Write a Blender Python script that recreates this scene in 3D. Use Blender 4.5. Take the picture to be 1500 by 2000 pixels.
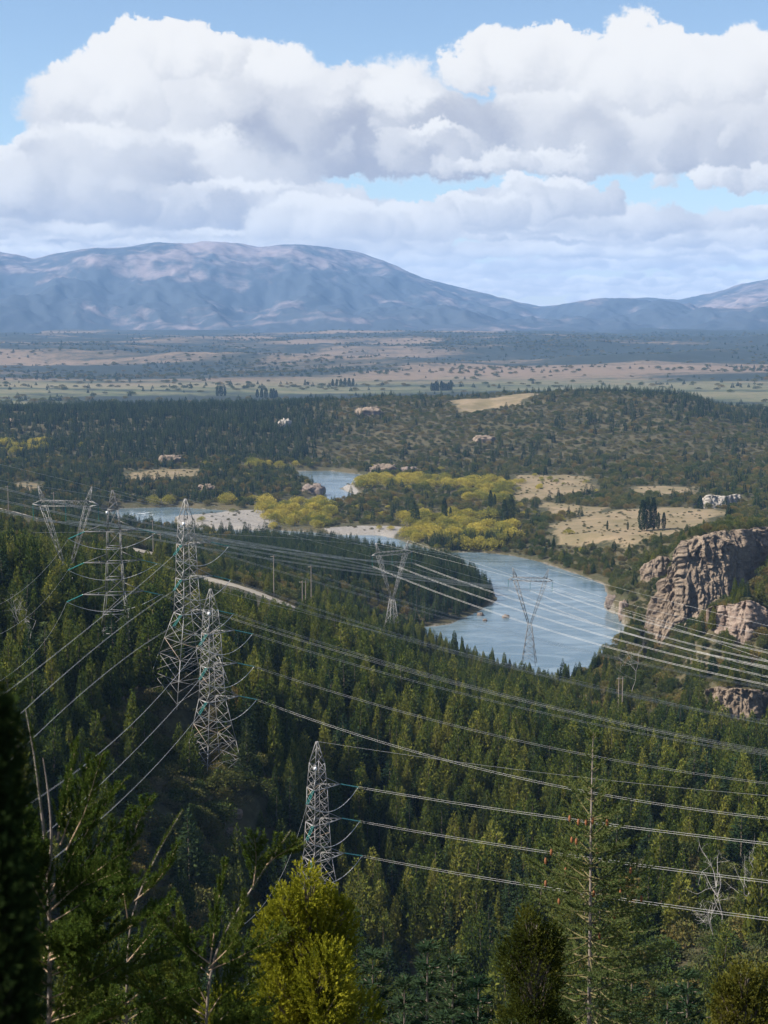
import bpy, math, random
import numpy as np
from mathutils import Vector

for o in list(bpy.data.objects):
    bpy.data.objects.remove(o)
SC = bpy.context.scene
COL = SC.collection
R = math.radians

# ------------------------------------------------------------------ camera
EYE = 190.0                       # metres above the river
PITCH = R(7.8)
FPX = 2000 * 50 / 36.0            # focal length in photograph pixels
cam = bpy.data.cameras.new("camera")
cam.sensor_fit = 'VERTICAL'
cam.sensor_height = 36
cam.sensor_width = 27
cam.lens = 50
cam.clip_start = 0.2
cam.clip_end = 120000
cam.dof.use_dof = True
cam.dof.focus_distance = 320
cam.dof.aperture_fstop = 5.6
camo = bpy.data.objects.new("camera", cam)
camo.location = (0, 0, EYE)
camo.rotation_euler = (R(90) - PITCH, 0, 0)
COL.objects.link(camo)
SC.camera = camo

# ------------------------------------------------------------------ sun, sky, exposure
SUN_AZ = R(-102)                   # from straight ahead, negative = to the left
SUN_EL = R(43)
sun = bpy.data.lights.new("sun", 'SUN')
sun.energy = 5.0
sun.angle = R(0.53)
sun.color = (1.0, 0.93, 0.82)
suno = bpy.data.objects.new("sun", sun)
sdir = Vector((math.sin(SUN_AZ) * math.cos(SUN_EL), math.cos(SUN_AZ) * math.cos(SUN_EL), math.sin(SUN_EL)))
suno.rotation_euler = sdir.to_track_quat('Z', 'Y').to_euler()
suno.location = (-60, 0, 260)
COL.objects.link(suno)

SC.view_settings.view_transform = 'Standard'
SC.view_settings.look = 'None'
SC.view_settings.exposure = 0.95
SC.view_settings.gamma = 1.0
SC.view_settings.use_curve_mapping = False
SC.render.engine = 'CYCLES'
cy = SC.cycles
cy.use_denoising = True
cy.use_adaptive_sampling = True
cy.adaptive_threshold = 0.015
cy.max_bounces = 6
cy.diffuse_bounces = 2
cy.glossy_bounces = 2
cy.transmission_bounces = 2
cy.transparent_max_bounces = 8
cy.volume_bounces = 1
cy.sample_clamp_indirect = 4.0


class N:
    """a value in a node tree; arithmetic adds Math nodes"""
    def __init__(s, tree, sock):
        s.t, s.s = tree, sock

    def _m(s, op, *a, clamp=False):
        n = s.t.nodes.new('ShaderNodeMath')
        n.operation = op
        n.use_clamp = clamp
        for i, v in enumerate((s,) + a):
            if isinstance(v, N):
                s.t.links.new(v.s, n.inputs[i])
            else:
                n.inputs[i].default_value = v
        return N(s.t, n.outputs[0])

    def __add__(s, o): return s._m('ADD', o)
    __radd__ = __add__
    def __sub__(s, o): return s._m('SUBTRACT', o)
    def __rsub__(s, o): return (s * -1.0) + o
    def __mul__(s, o): return s._m('MULTIPLY', o)
    __rmul__ = __mul__
    def __truediv__(s, o): return s._m('DIVIDE', o)
    def max(s, o): return s._m('MAXIMUM', o)
    def min(s, o): return s._m('MINIMUM', o)
    def smax(s, o, k): return s._m('SMOOTH_MAX', o, k)
    def pow(s, o): return s._m('POWER', o)
    def clamp(s): return s._m('ADD', 0.0, clamp=True)
    def step(s, a, b):
        n = s.t.nodes.new('ShaderNodeMapRange')
        n.interpolation_type = 'SMOOTHSTEP'
        s.t.links.new(s.s, n.inputs[0])
        n.inputs[1].default_value = a
        n.inputs[2].default_value = b
        n.inputs[3].default_value = 0
        n.inputs[4].default_value = 1
        return N(s.t, n.outputs[0])


def vec(t, x, y, z):
    n = t.nodes.new('ShaderNodeCombineXYZ')
    for i, v in enumerate((x, y, z)):
        if isinstance(v, N):
            t.links.new(v.s, n.inputs[i])
        else:
            n.inputs[i].default_value = v
    return N(t, n.outputs[0])


def vmath(t, op, a, b=None):
    n = t.nodes.new('ShaderNodeVectorMath')
    n.operation = op
    for i, v in enumerate((a, b)):
        if v is None:
            continue
        if isinstance(v, N):
            t.links.new(v.s, n.inputs[i])
        else:
            n.inputs[i].default_value = v
    return N(t, n.outputs[1] if op == 'LENGTH' else n.outputs[0])


def noise(t, v, scale, detail=6, rough=0.55, dist=0.0, lac=2.0):
    n = t.nodes.new('ShaderNodeTexNoise')
    if v is not None:
        t.links.new(v.s, n.inputs['Vector'])
    n.inputs['Scale'].default_value = scale
    n.inputs['Detail'].default_value = detail
    n.inputs['Roughness'].default_value = rough
    n.inputs['Lacunarity'].default_value = lac
    n.inputs['Distortion'].default_value = dist
    return N(t, n.outputs['Fac'])


def voronoi(t, v, scale, feature='F1', detail=0.0, rough=0.5, out='Distance'):
    n = t.nodes.new('ShaderNodeTexVoronoi')
    n.feature = feature
    if v is not None:
        t.links.new(v.s, n.inputs['Vector'])
    n.inputs['Scale'].default_value = scale
    if 'Detail' in n.inputs:
        n.inputs['Detail'].default_value = detail
        n.inputs['Roughness'].default_value = rough
    return N(t, n.outputs[out])


def mixc(t, f, a, b):
    n = t.nodes.new('ShaderNodeMix')
    n.data_type = 'RGBA'
    if isinstance(f, N):
        t.links.new(f.s, n.inputs[0])
    else:
        n.inputs[0].default_value = f
    for i, v in ((6, a), (7, b)):
        if isinstance(v, N):
            t.links.new(v.s, n.inputs[i])
        else:
            n.inputs[i].default_value = tuple(v) + (1.0,) if len(v) == 3 else v
    return N(t, n.outputs[2])


# ---- world: Nishita daylight with cumulus in front of it, laid out by compass direction
world = bpy.data.worlds.new("World")
SC.world = world
world.use_nodes = True
W = world.node_tree
W.nodes.clear()
sky = W.nodes.new('ShaderNodeTexSky')
sky.sky_type = 'NISHITA'
sky.sun_disc = False
sky.sun_elevation = SUN_EL
sky.sun_rotation = SUN_AZ
sky.altitude = 800
sky.air_density = 1.0
sky.dust_density = 0.6
sky.ozone_density = 1.6
bg_sky = W.nodes.new('ShaderNodeBackground')
bg_sky.inputs[1].default_value = 0.081
W.links.new(sky.outputs[0], bg_sky.inputs[0])



# ---- numpy noise -----------------------------------------------------------
_rng = np.random.RandomState(7)
_PERM = np.concatenate([_rng.permutation(256)] * 3).astype(np.int32)
_G3 = _rng.normal(size=(256, 3)).astype(np.float32)
_G3 /= np.linalg.norm(_G3, axis=1)[:, None]


def perlin(x, y, z=None):
    x = np.asarray(x, np.float32); y = np.asarray(y, np.float32)
    z = np.zeros_like(x) + np.float32(0.37) if z is None else np.asarray(z, np.float32) + np.zeros_like(x)
    xi, yi, zi = (np.floor(a).astype(np.int32) for a in (x, y, z))
    fx, fy, fz = x - xi, y - yi, z - zi
    u, v, w = (f * f * f * (f * (f * 6 - 15) + 10) for f in (fx, fy, fz))
    out = 0
    for dz in (0, 1):
        wz = w if dz else 1 - w
        for dy in (0, 1):
            wy = v if dy else 1 - v
            for dx in (0, 1):
                wx = u if dx else 1 - u
                h = _PERM[_PERM[_PERM[(xi + dx) & 255] + ((yi + dy) & 255)] + ((zi + dz) & 255)]
                g = _G3[h]
                out = out + wx * wy * wz * (g[..., 0] * (fx - dx) + g[..., 1] * (fy - dy) + g[..., 2] * (fz - dz))
    return out


def fbm(x, y, z=None, octaves=5, gain=0.5, lac=2.03, billow=False, ridge=False):
    s, a, f, tot = 0, 1.0, 1.0, 0
    zz = 0 if z is None else z
    for i in range(octaves):
        n = perlin(x * f + 17.3 * i, y * f - 9.1 * i, zz * f + 3.7 * i)
        if billow:
            n = np.abs(n) * 2 - 0.4
        if ridge:
            n = 0.6 - np.abs(n) * 2
        s = s + a * n
        tot += a
        a *= gain
        f *= lac
    return s / tot


def sstep(x, a, b):
    t = np.clip((x - a) / (b - a), 0, 1)
    return t * t * (3 - 2 * t)


# ---- the sky's clouds, by direction: U azimuth, V elevation (radians) ---------
# cumulus masses as seen in the view, in photograph pixels: centre x, level of the base, half width, height, darkness of the base
CLOUD_MASSES = [
    (1170, 335, 235, 250, .62), (1430, 350, 310, 280, .75), (1215, 210, 80, 180, .15), (1020, 165, 130, 122, .15), (1350, 210, 190, 150, .2),
    (600, 330, 340, 300, 1.0), (300, 300, 190, 225, .6), (335, 150, 110, 112, .1), (720, 350, 220, 225, 1.25), (215, 250, 95, 150, .3),
    (60, 425, 200, 165, .8), (300, 430, 280, 210, .9), (840, 335, 100, 105, .95), (500, 445, 260, 100, .95), (-70, 410, 130, 130, .6),
    (1010, 345, 170, 60, .7), (1420, 382, 175, 62, .55), (1060, 425, 130, 85, .75), (930, 440, 120, 70, .6), (640, 470, 140, 95, .5), (760, 470, 120, 85, .5),
    (-470, 400, 200, 160, .7), (-800, 330, 300, 260, .8), (1950, 330, 250, 240, .7), (2300, 380, 260, 200, .7)]


def cloud_layer(U, V, step, seed=3):
    """colour and cover of the clouds on a grid whose cell is STEP radians (rows go upwards)"""
    rs = np.random.RandomState(seed)
    u0, v0 = float(U[0, 0]), float(V[0, 0])
    nv, nu = U.shape
    Uw = U + fbm(U * 26, V * 30, octaves=8, gain=0.68) * 0.034
    Vw = V + fbm(U * 26 + 31, V * 30 + 17, octaves=8, gain=0.68) * 0.030
    amp = 0.35 + 0.65 * sstep(V, 0.03, 0.11)
    Uw, Vw = U + (Uw - U) * amp, V + (Vw - V) * amp
    L = np.zeros(U.shape, np.float32)
    A = np.zeros(U.shape, np.float32)
    EV = lambda y: math.atan((1000 - y) / FPX) - PITCH
    masses = [(math.atan((x - 750) / FPX), EV(y), a / 2850, EV(y - h * 0.93) - EV(y), dk) for (x, y, a, h, dk) in CLOUD_MASSES]
    if u0 < -1:                                                   # the rest of the sky: more of the same kind
        masses = []
        for i in range(34):
            el = 0.02 + 1.2 * rs.rand() ** 2
            s = 0.6 + el * 1.6
            masses.append((rs.uniform(-3.14, 3.14), el, s * rs.uniform(.10, .2), s * rs.uniform(.05, .09), .8))
    if u0 > -1:                                                   # the low broken deck towards the horizon, far ranks first
        deck = []
        for y in range(650, 430, -10):
            for k in range(7):
                sc = 0.55 + (640 - y) / 150
                if rs.rand() > 0.80 and y < 520:
                    continue
                deck.append((rs.uniform(-.36, .36), (620 - y + rs.normal(0, 5)) / 2778, sc * rs.uniform(110, 330) / 2778, sc * rs.uniform(12, 30) / 2778, -rs.uniform(.55, 1.0)))
        masses = deck + masses
    for (cu, cv, a, h, dk) in masses:
        puffs = []
        wide = 2.6 if dk < 0 else 1.0                              # far ranks read as flat bars
        dk = abs(dk)
        small = 1.0 if u0 > -1 else 3.0
        for i in range(120 if u0 < -1 else (320 if h > 0.02 else 34)):
            x = np.clip(rs.normal(0, 0.42), -1, 1)
            top = (1 - abs(x) ** 2.2) * (0.72 + 0.28 * math.sin(7 * x + cu * 50) * 0.8)
            y = rs.rand() ** 0.8 * max(top, 0.06)
            r = (0.008 + 0.026 * rs.rand() ** 1.5) * small * (1.25 - 0.5 * y)
            r = min(r, h * 0.5)
            puffs.append((y + rs.normal(0, .25), cu + x * a, cv + r * 0.6 + y * (h - 1.2 * r), r, y))
        puffs.sort(key=lambda p: -p[0])
        for (_, pu, pv, r, y) in puffs:
            m = r * 1.05 + 0.022
            mu = r * wide * 1.05 + 0.022
            edge = 0.32 + 0.6 * rs.rand() ** 1.3
            i0, i1 = int((pu - mu - u0) / step), int((pu + mu - u0) / step) + 1
            j0, j1 = int((pv - m - v0) / step), int((pv + m - v0) / step) + 1
            i0, i1, j0, j1 = max(i0, 0), min(i1, nu), max(j0, 0), min(j1, nv)
            if i1 <= i0 or j1 <= j0:
                continue
            X = (Uw[j0:j1, i0:i1] - pu) / (r * wide)
            Y = (Vw[j0:j1, i0:i1] - pv) / r
            # the underside is flat
            Y = np.where(Y < 0, Y * 1.15, Y)
            d2 = X * X + Y * Y
            z = np.sqrt(np.clip(1 - d2, 0, 1))
            lam = np.clip(-0.50 * X + 0.66 * Y + 0.55 * z, -0.4, 1)
            base = dk * (1 - sstep(np.float32(y), 0.02, 0.72)) * (0.45 + 0.7 * rs.rand())
            s = np.clip(0.78 + 0.28 * lam, 0, 1.05) * (1 - 0.60 * base)
            a_ = sstep(1 - np.sqrt(d2), 0.0, edge)
            o = a_ * 0.66
            L[j0:j1, i0:i1] = L[j0:j1, i0:i1] * (1 - o) + s * o
            A[j0:j1, i0:i1] = A[j0:j1, i0:i1] + (1 - A[j0:j1, i0:i1]) * a_ * 0.7
    lit = L / np.maximum(A, 1e-3)
    lit = np.clip(lit + fbm(U * 50, V * 60, octaves=5, gain=.6) * 0.07, 0, 1)
    lit = sstep(lit, 0.22, 0.98)
    alpha = sstep(A, 0.10, 0.92)
    white = np.array((1.03, 1.01, 0.98)); grey = np.array((0.44, 0.46, 0.55))
    col = grey + (white - grey) * lit[..., None]
    tk = sstep(A, 0.15, 0.9)[..., None]
    col = np.array((0.84, 0.89, 0.95)) * (1 - tk) + col * tk
    hz = (1 - sstep(V, 0.0, 0.075))[..., None]
    col = (col * (1 - 0.22 * hz) + np.array((0.95, 0.96, 0.96)) * 0.22 * hz) * (1 + 0.18 * hz)
    veil = (1 - sstep(V, 0.01, 0.085)) * (0.62 + 0.5 * fbm(U * 9, V * 50, octaves=4))
    veil = np.clip(veil, 0, 1) * (1 - alpha)
    col = (col * alpha[..., None] + np.array((0.86, 0.89, 0.92)) * veil[..., None]) / np.maximum(alpha + veil, 1e-3)[..., None]
    alpha = alpha + veil
    return col.astype(np.float32), (alpha * 0.985).astype(np.float32)


def cloud_image(name, u0, u1, v0, v1, step):
    u = np.arange(u0, u1, step, dtype=np.float32)
    v = np.arange(v0, v1, step, dtype=np.float32)
    U, V = np.meshgrid(u, v)
    C, A = cloud_layer(U, V, step)
    im = bpy.data.images.new(name, len(u), len(v), alpha=True, float_buffer=True)
    im.colorspace_settings.name = 'Non-Color'
    im.alpha_mode = 'CHANNEL_PACKED'
    im.pixels.foreach_set(np.concatenate([C, A[..., None]], -1).astype(np.float32).ravel())
    im.update()
    n = W.nodes.new('ShaderNodeTexImage')
    n.image = im
    n.extension = 'EXTEND'
    W.links.new(vec(W, (AZ - u0) / (len(u) * step), (EL - v0) / (len(v) * step), 0.0).s, n.inputs[0])
    return n


tc = W.nodes.new('ShaderNodeTexCoord')
sp = W.nodes.new('ShaderNodeSeparateXYZ')
W.links.new(tc.outputs['Generated'], sp.inputs[0])
dx, dy, dz = (N(W, sp.outputs[i]) for i in range(3))
AZ = dx._m('ARCTAN2', dy)
EL = dz._m('ARCSINE')
near_i = cloud_image('clouds_ahead', -0.36, 0.36, -0.01, 0.27, 0.00062)
far_i = cloud_image('clouds_around', -3.1416, 3.1416, -0.01, 1.56, 0.008)
away = (AZ._m('ABSOLUTE').step(0.31, 0.36)).max(EL.step(0.23, 0.26))
col = mixc(W, away, N(W, near_i.outputs[0]), N(W, far_i.outputs[0]))
na, fa = N(W, near_i.outputs[1]), N(W, far_i.outputs[1])
cover = (na * (1.0 - away) + fa * away) * EL.step(-0.01, 0.0)
bg_c = W.nodes.new('ShaderNodeBackground')
bg_c.inputs[1].default_value = 0.50
W.links.new(col.s, bg_c.inputs[0])
mx = W.nodes.new('ShaderNodeMixShader')
W.links.new(cover.s, mx.inputs[0])
W.links.new(bg_sky.outputs[0], mx.inputs[1])
W.links.new(bg_c.outputs[0], mx.inputs[2])
wo = W.nodes.new('ShaderNodeOutputWorld')
W.links.new(mx.outputs[0], wo.inputs[0])
world.cycles.sampling_method = 'MANUAL'
world.cycles.sample_map_resolution = 256

# ================================================================== helpers
def link(o, parent=None):
    COL.objects.link(o)
    if parent is not None:
        o.parent = parent
    return o


def tag(o, label=None, cat=None, group=None, kind=None):
    for k, v in (('label', label), ('category', cat), ('group', group), ('kind', kind)):
        if v:
            o[k] = v
    return o


def empty(name, loc=(0, 0, 0), rz=0.0):
    o = bpy.data.objects.new(name, None)
    o.empty_display_size = 0.5
    o.location = loc
    o.rotation_euler = (0, 0, rz)
    return link(o)


def mesh_np(name, verts, faces, mat=None, attrs=None, smooth=False):
    """mesh from arrays: faces is (n,3) or (n,4)"""
    verts = np.asarray(verts, np.float32).reshape(-1, 3)
    faces = np.asarray(faces, np.int32)
    k = faces.shape[1]
    me = bpy.data.meshes.new(name)
    me.vertices.add(len(verts))
    me.vertices.foreach_set('co', verts.ravel())
    me.loops.add(faces.size)
    me.loops.foreach_set('vertex_index', faces.ravel())
    me.polygons.add(len(faces))
    me.polygons.foreach_set('loop_start', np.arange(0, faces.size, k, dtype=np.int32))
    me.polygons.foreach_set('loop_total', np.full(len(faces), k, np.int32))
    if smooth:
        me.polygons.foreach_set('use_smooth', np.ones(len(faces), bool))
    for an, (dom, typ, data) in (attrs or {}).items():
        a = me.attributes.new(an, typ, dom)
        a.data.foreach_set('value' if typ == 'FLOAT' else ('color' if typ == 'FLOAT_COLOR' else 'vector'), np.asarray(data, np.float32).ravel())
    me.update(calc_edges=True)
    me.validate()
    if mat:
        me.materials.append(mat)
    return me


def obj(name, me, parent=None, **kw):
    o = bpy.data.objects.new(name, me)
    link(o, parent)
    return tag(o, **kw)


def grid_faces(nr, nc):
    i = np.arange(nr * nc).reshape(nr, nc)
    return np.stack([i[:-1, :-1], i[:-1, 1:], i[1:, 1:], i[1:, :-1]], -1).reshape(-1, 4)


def ray(px, py):
    xc, yc = (px - 750) / FPX, (1000 - py) / FPX
    cp, sp_ = math.cos(PITCH), math.sin(PITCH)
    return np.array((xc, cp + yc * sp_, -sp_ + yc * cp))


def at_z(px, py, z=0.0):
    d = ray(px, py)
    return d * ((z - EYE) / d[2]) + np.array((0, 0, EYE))


def at_y(px, py, Y):
    d = ray(px, py)
    return d * (Y / d[1]) + np.array((0, 0, EYE))


def proj(P):
    P = np.asarray(P, float)
    x, y, z = P[..., 0], P[..., 1], P[..., 2] - EYE
    cp, sp_ = math.cos(PITCH), math.sin(PITCH)
    dep = y * cp - z * sp_
    up = y * sp_ + z * cp
    dep_ = np.where(dep > 0.1, dep, 0.1)
    return 750 + FPX * x / dep_, 1000 - FPX * up / dep_, dep


def sdf_poly(x, y, poly):
    """signed distance to a polygon, negative inside"""
    poly = np.asarray(poly, float)[:, :2]
    d = np.full(x.shape, 1e18)
    ins = np.zeros(x.shape, bool)
    for i in range(len(poly)):
        a, b = poly[i - 1], poly[i]
        e = b - a
        t = np.clip(((x - a[0]) * e[0] + (y - a[1]) * e[1]) / (e @ e + 1e-9), 0, 1)
        d = np.minimum(d, (x - a[0] - t * e[0]) ** 2 + (y - a[1] - t * e[1]) ** 2)
        c = ((a[1] > y) != (b[1] > y)) & (x < e[0] * (y - a[1]) / (e[1] if abs(e[1]) > 1e-9 else 1e-9) + a[0])
        ins ^= c
    d = np.sqrt(d)
    return np.where(ins, -d, d)


# ================================================================== materials
def newmat(name):
    m = bpy.data.materials.new(name)
    m.use_nodes = True
    t = m.node_tree
    t.nodes.clear()
    out = t.nodes.new('ShaderNodeOutputMaterial')
    return m, t, out


def attr(t, name, out='Fac'):
    n = t.nodes.new('ShaderNodeAttribute')
    n.attribute_name = name
    return N(t, n.outputs[out])


def geo_pos(t):
    n = t.nodes.new('ShaderNodeNewGeometry')
    return N(t, n.outputs['Position'])


def obj_rand(t):
    n = t.nodes.new('ShaderNodeObjectInfo')
    return N(t, n.outputs['Random'])


def ramp(t, f, stops):
    n = t.nodes.new('ShaderNodeValToRGB')
    cr = n.color_ramp
    while len(cr.elements) < len(stops):
        cr.elements.new(0.5)
    for e, (p, c) in zip(cr.elements, stops):
        e.position = p
        e.color = tuple(c) + (1,)
    t.links.new(f.s, n.inputs[0])
    return N(t, n.outputs[0])


def bump(t, h, strength, dist):
    n = t.nodes.new('ShaderNodeBump')
    n.inputs['Strength'].default_value = strength
    n.inputs['Distance'].default_value = dist
    t.links.new(h.s, n.inputs['Height'])
    return N(t, n.outputs[0])


def leaf_mat(name, c0, c1, c2, trans=0.28, patch=0.03):
    """foliage: three leaf colours mixed clump by clump and plant by plant"""
    m, t, out = newmat(name)
    v = attr(t, 'var')
    r = obj_rand(t)
    pn = noise(t, geo_pos(t), patch, 2, 0.5)
    f = (v * 0.50 + r * 0.60 + (pn - 0.5) * 1.0 - 0.05)
    col = ramp(t, f.clamp(), [(0.08, c0), (0.5, c1), (0.95, c2)])
    d = t.nodes.new('ShaderNodeBsdfDiffuse')
    tr = t.nodes.new('ShaderNodeBsdfTranslucent')
    mxn = t.nodes.new('ShaderNodeMixShader')
    mxn.inputs[0].default_value = trans
    for n in (d, tr):
        t.links.new(col.s, n.inputs[0])
    t.links.new(d.outputs[0], mxn.inputs[1])
    t.links.new(tr.outputs[0], mxn.inputs[2])
    t.links.new(mxn.outputs[0], out.inputs[0])
    return m


def plain_mat(name, c0, c1, scale=8.0, rough=0.8, metal=0.0, bumpd=0.0, stretch=(1, 1, 1), spec=0.3):
    m, t, out = newmat(name)
    tcn = t.nodes.new('ShaderNodeTexCoord')
    v = vmath(t, 'MULTIPLY', N(t, tcn.outputs['Object']), stretch)
    n1 = noise(t, v, scale, 6, 0.6)
    col = mixc(t, n1.step(0.35, 0.68), c0, c1)
    b = t.nodes.new('ShaderNodeBsdfPrincipled')
    t.links.new(col.s, b.inputs['Base Color'])
    b.inputs['Roughness'].default_value = rough
    b.inputs['Metallic'].default_value = metal
    b.inputs['Specular IOR Level'].default_value = spec
    if bumpd:
        t.links.new(bump(t, n1, 0.7, bumpd).s, b.inputs['Normal'])
    t.links.new(b.outputs[0], out.inputs[0])
    return m


# ================================================================== the lie of the land
F_ROWS = {   # distance: [(photograph column, height of the ground above the river)]
    4: [(-900, 188.0), (750, 188.2), (2400, 188)],
    12: [(-900, 181), (750, 181), (2400, 181)],
    25: [(-900, 170), (750, 169), (2400, 170)],
    50: [(-900, 154), (750, 149), (2400, 152)],
    95: [(-900, 128), (0, 124), (750, 116), (1500, 120), (2400, 128)],
    160: [(-900, 110), (0, 98), (400, 84), (750, 76), (1250, 82), (1500, 92), (2400, 104)],
    240: [(-900, 112), (0, 92), (250, 78), (500, 60), (620, 52), (750, 53), (1000, 62), (1250, 71), (1500, 80), (2400, 92)],
    300: [(-900, 118), (0, 101), (250, 88), (400, 77), (500, 68), (620, 48), (750, 47), (1000, 57), (1250, 62), (1500, 68), (2400, 80)],
    335: [(222, 99), (350, 91), (420, 79), (520, 70)],
    370: [(-900, 122), (0, 109), (150, 101), (250, 96), (400, 86), (500, 74), (620, 61), (750, 55), (1000, 55), (1250, 56), (1500, 58), (2400, 66)],
    450: [(-900, 122), (0, 107), (150, 96), (250, 87), (400, 77), (500, 70), (620, 66), (750, 60), (1000, 50), (1250, 44), (1500, 42), (2400, 54)],
    560: [(-900, 108), (0, 92), (250, 80), (400, 70), (500, 64), (620, 56), (750, 46), (900, 33), (1000, 27), (1150, 22), (1250, 24), (1500, 24), (2400, 40)],
    690: [(-900, 98), (0, 80), (250, 68), (400, 60), (500, 54), (620, 43), (750, 27), (850, 14), (1000, 7), (1110, 4), (1250, 16), (1500, 20), (2400, 50)],
    800: [(-900, 92), (0, 76), (250, 60), (400, 48), (500, 40), (620, 28), (750, 12), (850, 2), (1000, -4), (1230, 8), (1330, 16), (1450, 28), (1600, 44), (2400, 60)],
    900: [(-900, 90), (0, 72), (250, 48), (500, 30), (620, 23), (750, 17), (850, 9), (1000, -4), (1240, 14), (1300, 34), (1370, 56), (1450, 60), (1600, 62), (2400, 70)],
    1000: [(-900, 80), (0, 58), (250, 30), (500, 20), (750, 14), (900, 6), (1100, 4), (1200, 14), (1300, 26), (1500, 44), (2400, 60)],
    1100: [(-900, 70), (0, 44), (250, 18), (500, 10), (750, 5), (1000, 6), (1130, 16), (1300, 20), (1500, 30), (2400, 50)],
    1250: [(-900, 60), (0, 28), (250, 8), (500, 3), (800, 3), (1000, 6), (1250, 16), (1500, 22), (2400, 40)],
    1400: [(-900, 50), (0, 20), (250, 4), (600, 4), (900, 4), (1200, 9), (1500, 17), (2400, 30)],
    1600: [(-900, 40), (0, 18), (400, 9), (700, 4), (1000, 5), (1500, 14), (2400, 26)],
    1850: [(-900, 36), (0, 15), (300, 16), (700, 5), (1000, 8), (1500, 14), (2400, 22)],
    2100: [(-900, 36), (0, 24), (300, 26), (600, 22), (850, 28), (1000, 28), (1200, 30), (1500, 20), (2400, 24)],
    2400: [(-900, 34), (0, 30), (300, 32), (500, 30), (700, 40), (850, 42), (1000, 47), (1150, 53), (1290, 55), (1370, 44), (1430, 24), (1600, 14), (2400, 20)],
    2800: [(-900, 12), (0, 8), (400, 6), (700, 18), (1000, 32), (1200, 34), (1380, 12), (1600, 4), (2400, 8)],
    3300: [(-900, 1), (0, 0), (750, 0), (1500, 0), (2400, 1)],
    4300: [(-900, 3), (0, 1), (750, 3), (1500, 5), (2400, 4)],
    5000: [(-900, 12), (0, 10), (750, 12), (1500, 14), (2400, 12)],
    6500: [(-900, 40), (0, 36), (750, 40), (1500, 44), (2400, 40)],
    8500: [(-900, 66), (0, 62), (750, 66), (1500, 70), (2400, 66)],
    12000: [(-900, 70), (0, 70), (750, 72), (1500, 72), (2400, 70)],
}
_cp = [(math.log(y), math.atan((px - 750) / FPX), z) for y, row in F_ROWS.items() for px, z in row]
_cp = np.array(_cp)


def _tps_fit(P, z, lam=2e-4):
    n = len(P)
    d2 = ((P[:, None] - P[None]) ** 2).sum(-1)
    K = 0.5 * d2 * np.log(d2 + 1e-12) + lam * np.eye(n)
    Q = np.concatenate([np.ones((n, 1)), P], 1)
    A = np.block([[K, Q], [Q.T, np.zeros((3, 3))]])
    return np.linalg.solve(A, np.concatenate([z, np.zeros(3)]))


_TP = _cp[:, :2] * np.array((0.55, 1.0))
_TW = _tps_fit(_TP, _cp[:, 2])


def _tps(P):
    out = np.empty(len(P))
    for s in range(0, len(P), 20000):
        q = P[s:s + 20000]
        d2 = ((q[:, None] - _TP[None]) ** 2).sum(-1)
        out[s:s + 20000] = (0.5 * d2 * np.log(d2 + 1e-12)) @ _TW[:-3] + _TW[-3] + q @ _TW[-2:]
    return out


def zpoly(pts, z=0.0):
    return [at_z(x, y, z)[:2] for x, y in pts]


RIVER = [zpoly(p) for p in (
    # the bend round the wooded point
    [(770, 1052), (860, 1080), (930, 1078), (1000, 1085), (1060, 1099), (1120, 1119), (1180, 1141), (1188, 1165), (1186, 1190), (1212, 1205),
     (1226, 1235), (1204, 1268), (1165, 1292), (1135, 1330), (1060, 1334), (1000, 1312), (940, 1290), (860, 1262), (790, 1240), (830, 1224),
     (880, 1218), (932, 1196), (972, 1171), (955, 1145), (915, 1112), (868, 1098), (800, 1088), (740, 1074), (700, 1060)],
    # the far pool
    [(556, 921), (640, 919), (700, 926), (748, 935), (690, 945), (665, 954), (708, 972), (660, 982), (600, 990), (540, 994), (520, 990),
     (590, 976), (628, 966), (630, 955), (605, 945), (588, 933)],
    # the shallows on the left and the channel between the gravel banks
    [(560, 988), (540, 996), (470, 999), (400, 994), (330, 990), (235, 993), (200, 1004), (225, 1024), (300, 1032), (375, 1032), (340, 1020),
     (345, 1009), (430, 1004), (520, 998)],
    [(290, 1022), (380, 1031), (480, 1035), (580, 1037), (650, 1044), (740, 1045), (775, 1053), (860, 1083), (800, 1092), (735, 1078), (660, 1066),
     (560, 1056), (450, 1046), (330, 1038)])]
GRAVEL = [zpoly(p, 1.0) for p in (
    [(340, 1006), (430, 1002), (520, 1000), (548, 1018), (520, 1036), (400, 1033), (345, 1022)],
    [(625, 1036), (700, 1030), (790, 1034), (770, 1050), (660, 1047)], [(655, 945), (690, 950), (715, 975), (690, 968)], [(560, 922), (620, 923), (640, 930), (590, 932)])]
DRY = [zpoly(p, z) for p, z in (
    ([(1070, 1010), (1200, 985), (1330, 985), (1430, 1005), (1350, 1050), (1230, 1068), (1080, 1045)], 17),
    ([(1000, 925), (1150, 930), (1165, 962), (1010, 980)], 6), ([(1235, 943), (1355, 948), (1355, 968), (1245, 962)], 12),
    ([(240, 928), (385, 920), (385, 938), (255, 944)], 8), ([(28, 938), (78, 932), (80, 950), (35, 956)], 20),
    ([(880, 790), (960, 778), (1070, 782), (1010, 802), (900, 806)], 44),
    ([(1060, 975), (1190, 995), (1180, 1015), (1050, 1005)], 9))]
ROAD = [[(-40, 925, 980), (30, 968, 900), (60, 990, 870)], [(292, 1046, 815), (262, 1060, 800), (270, 1072, 785)],
        [(370, 1108, 735), (405, 1122, 725), (450, 1135, 715), (500, 1148, 705), (545, 1160, 698), (575, 1172, 690)]]


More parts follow.
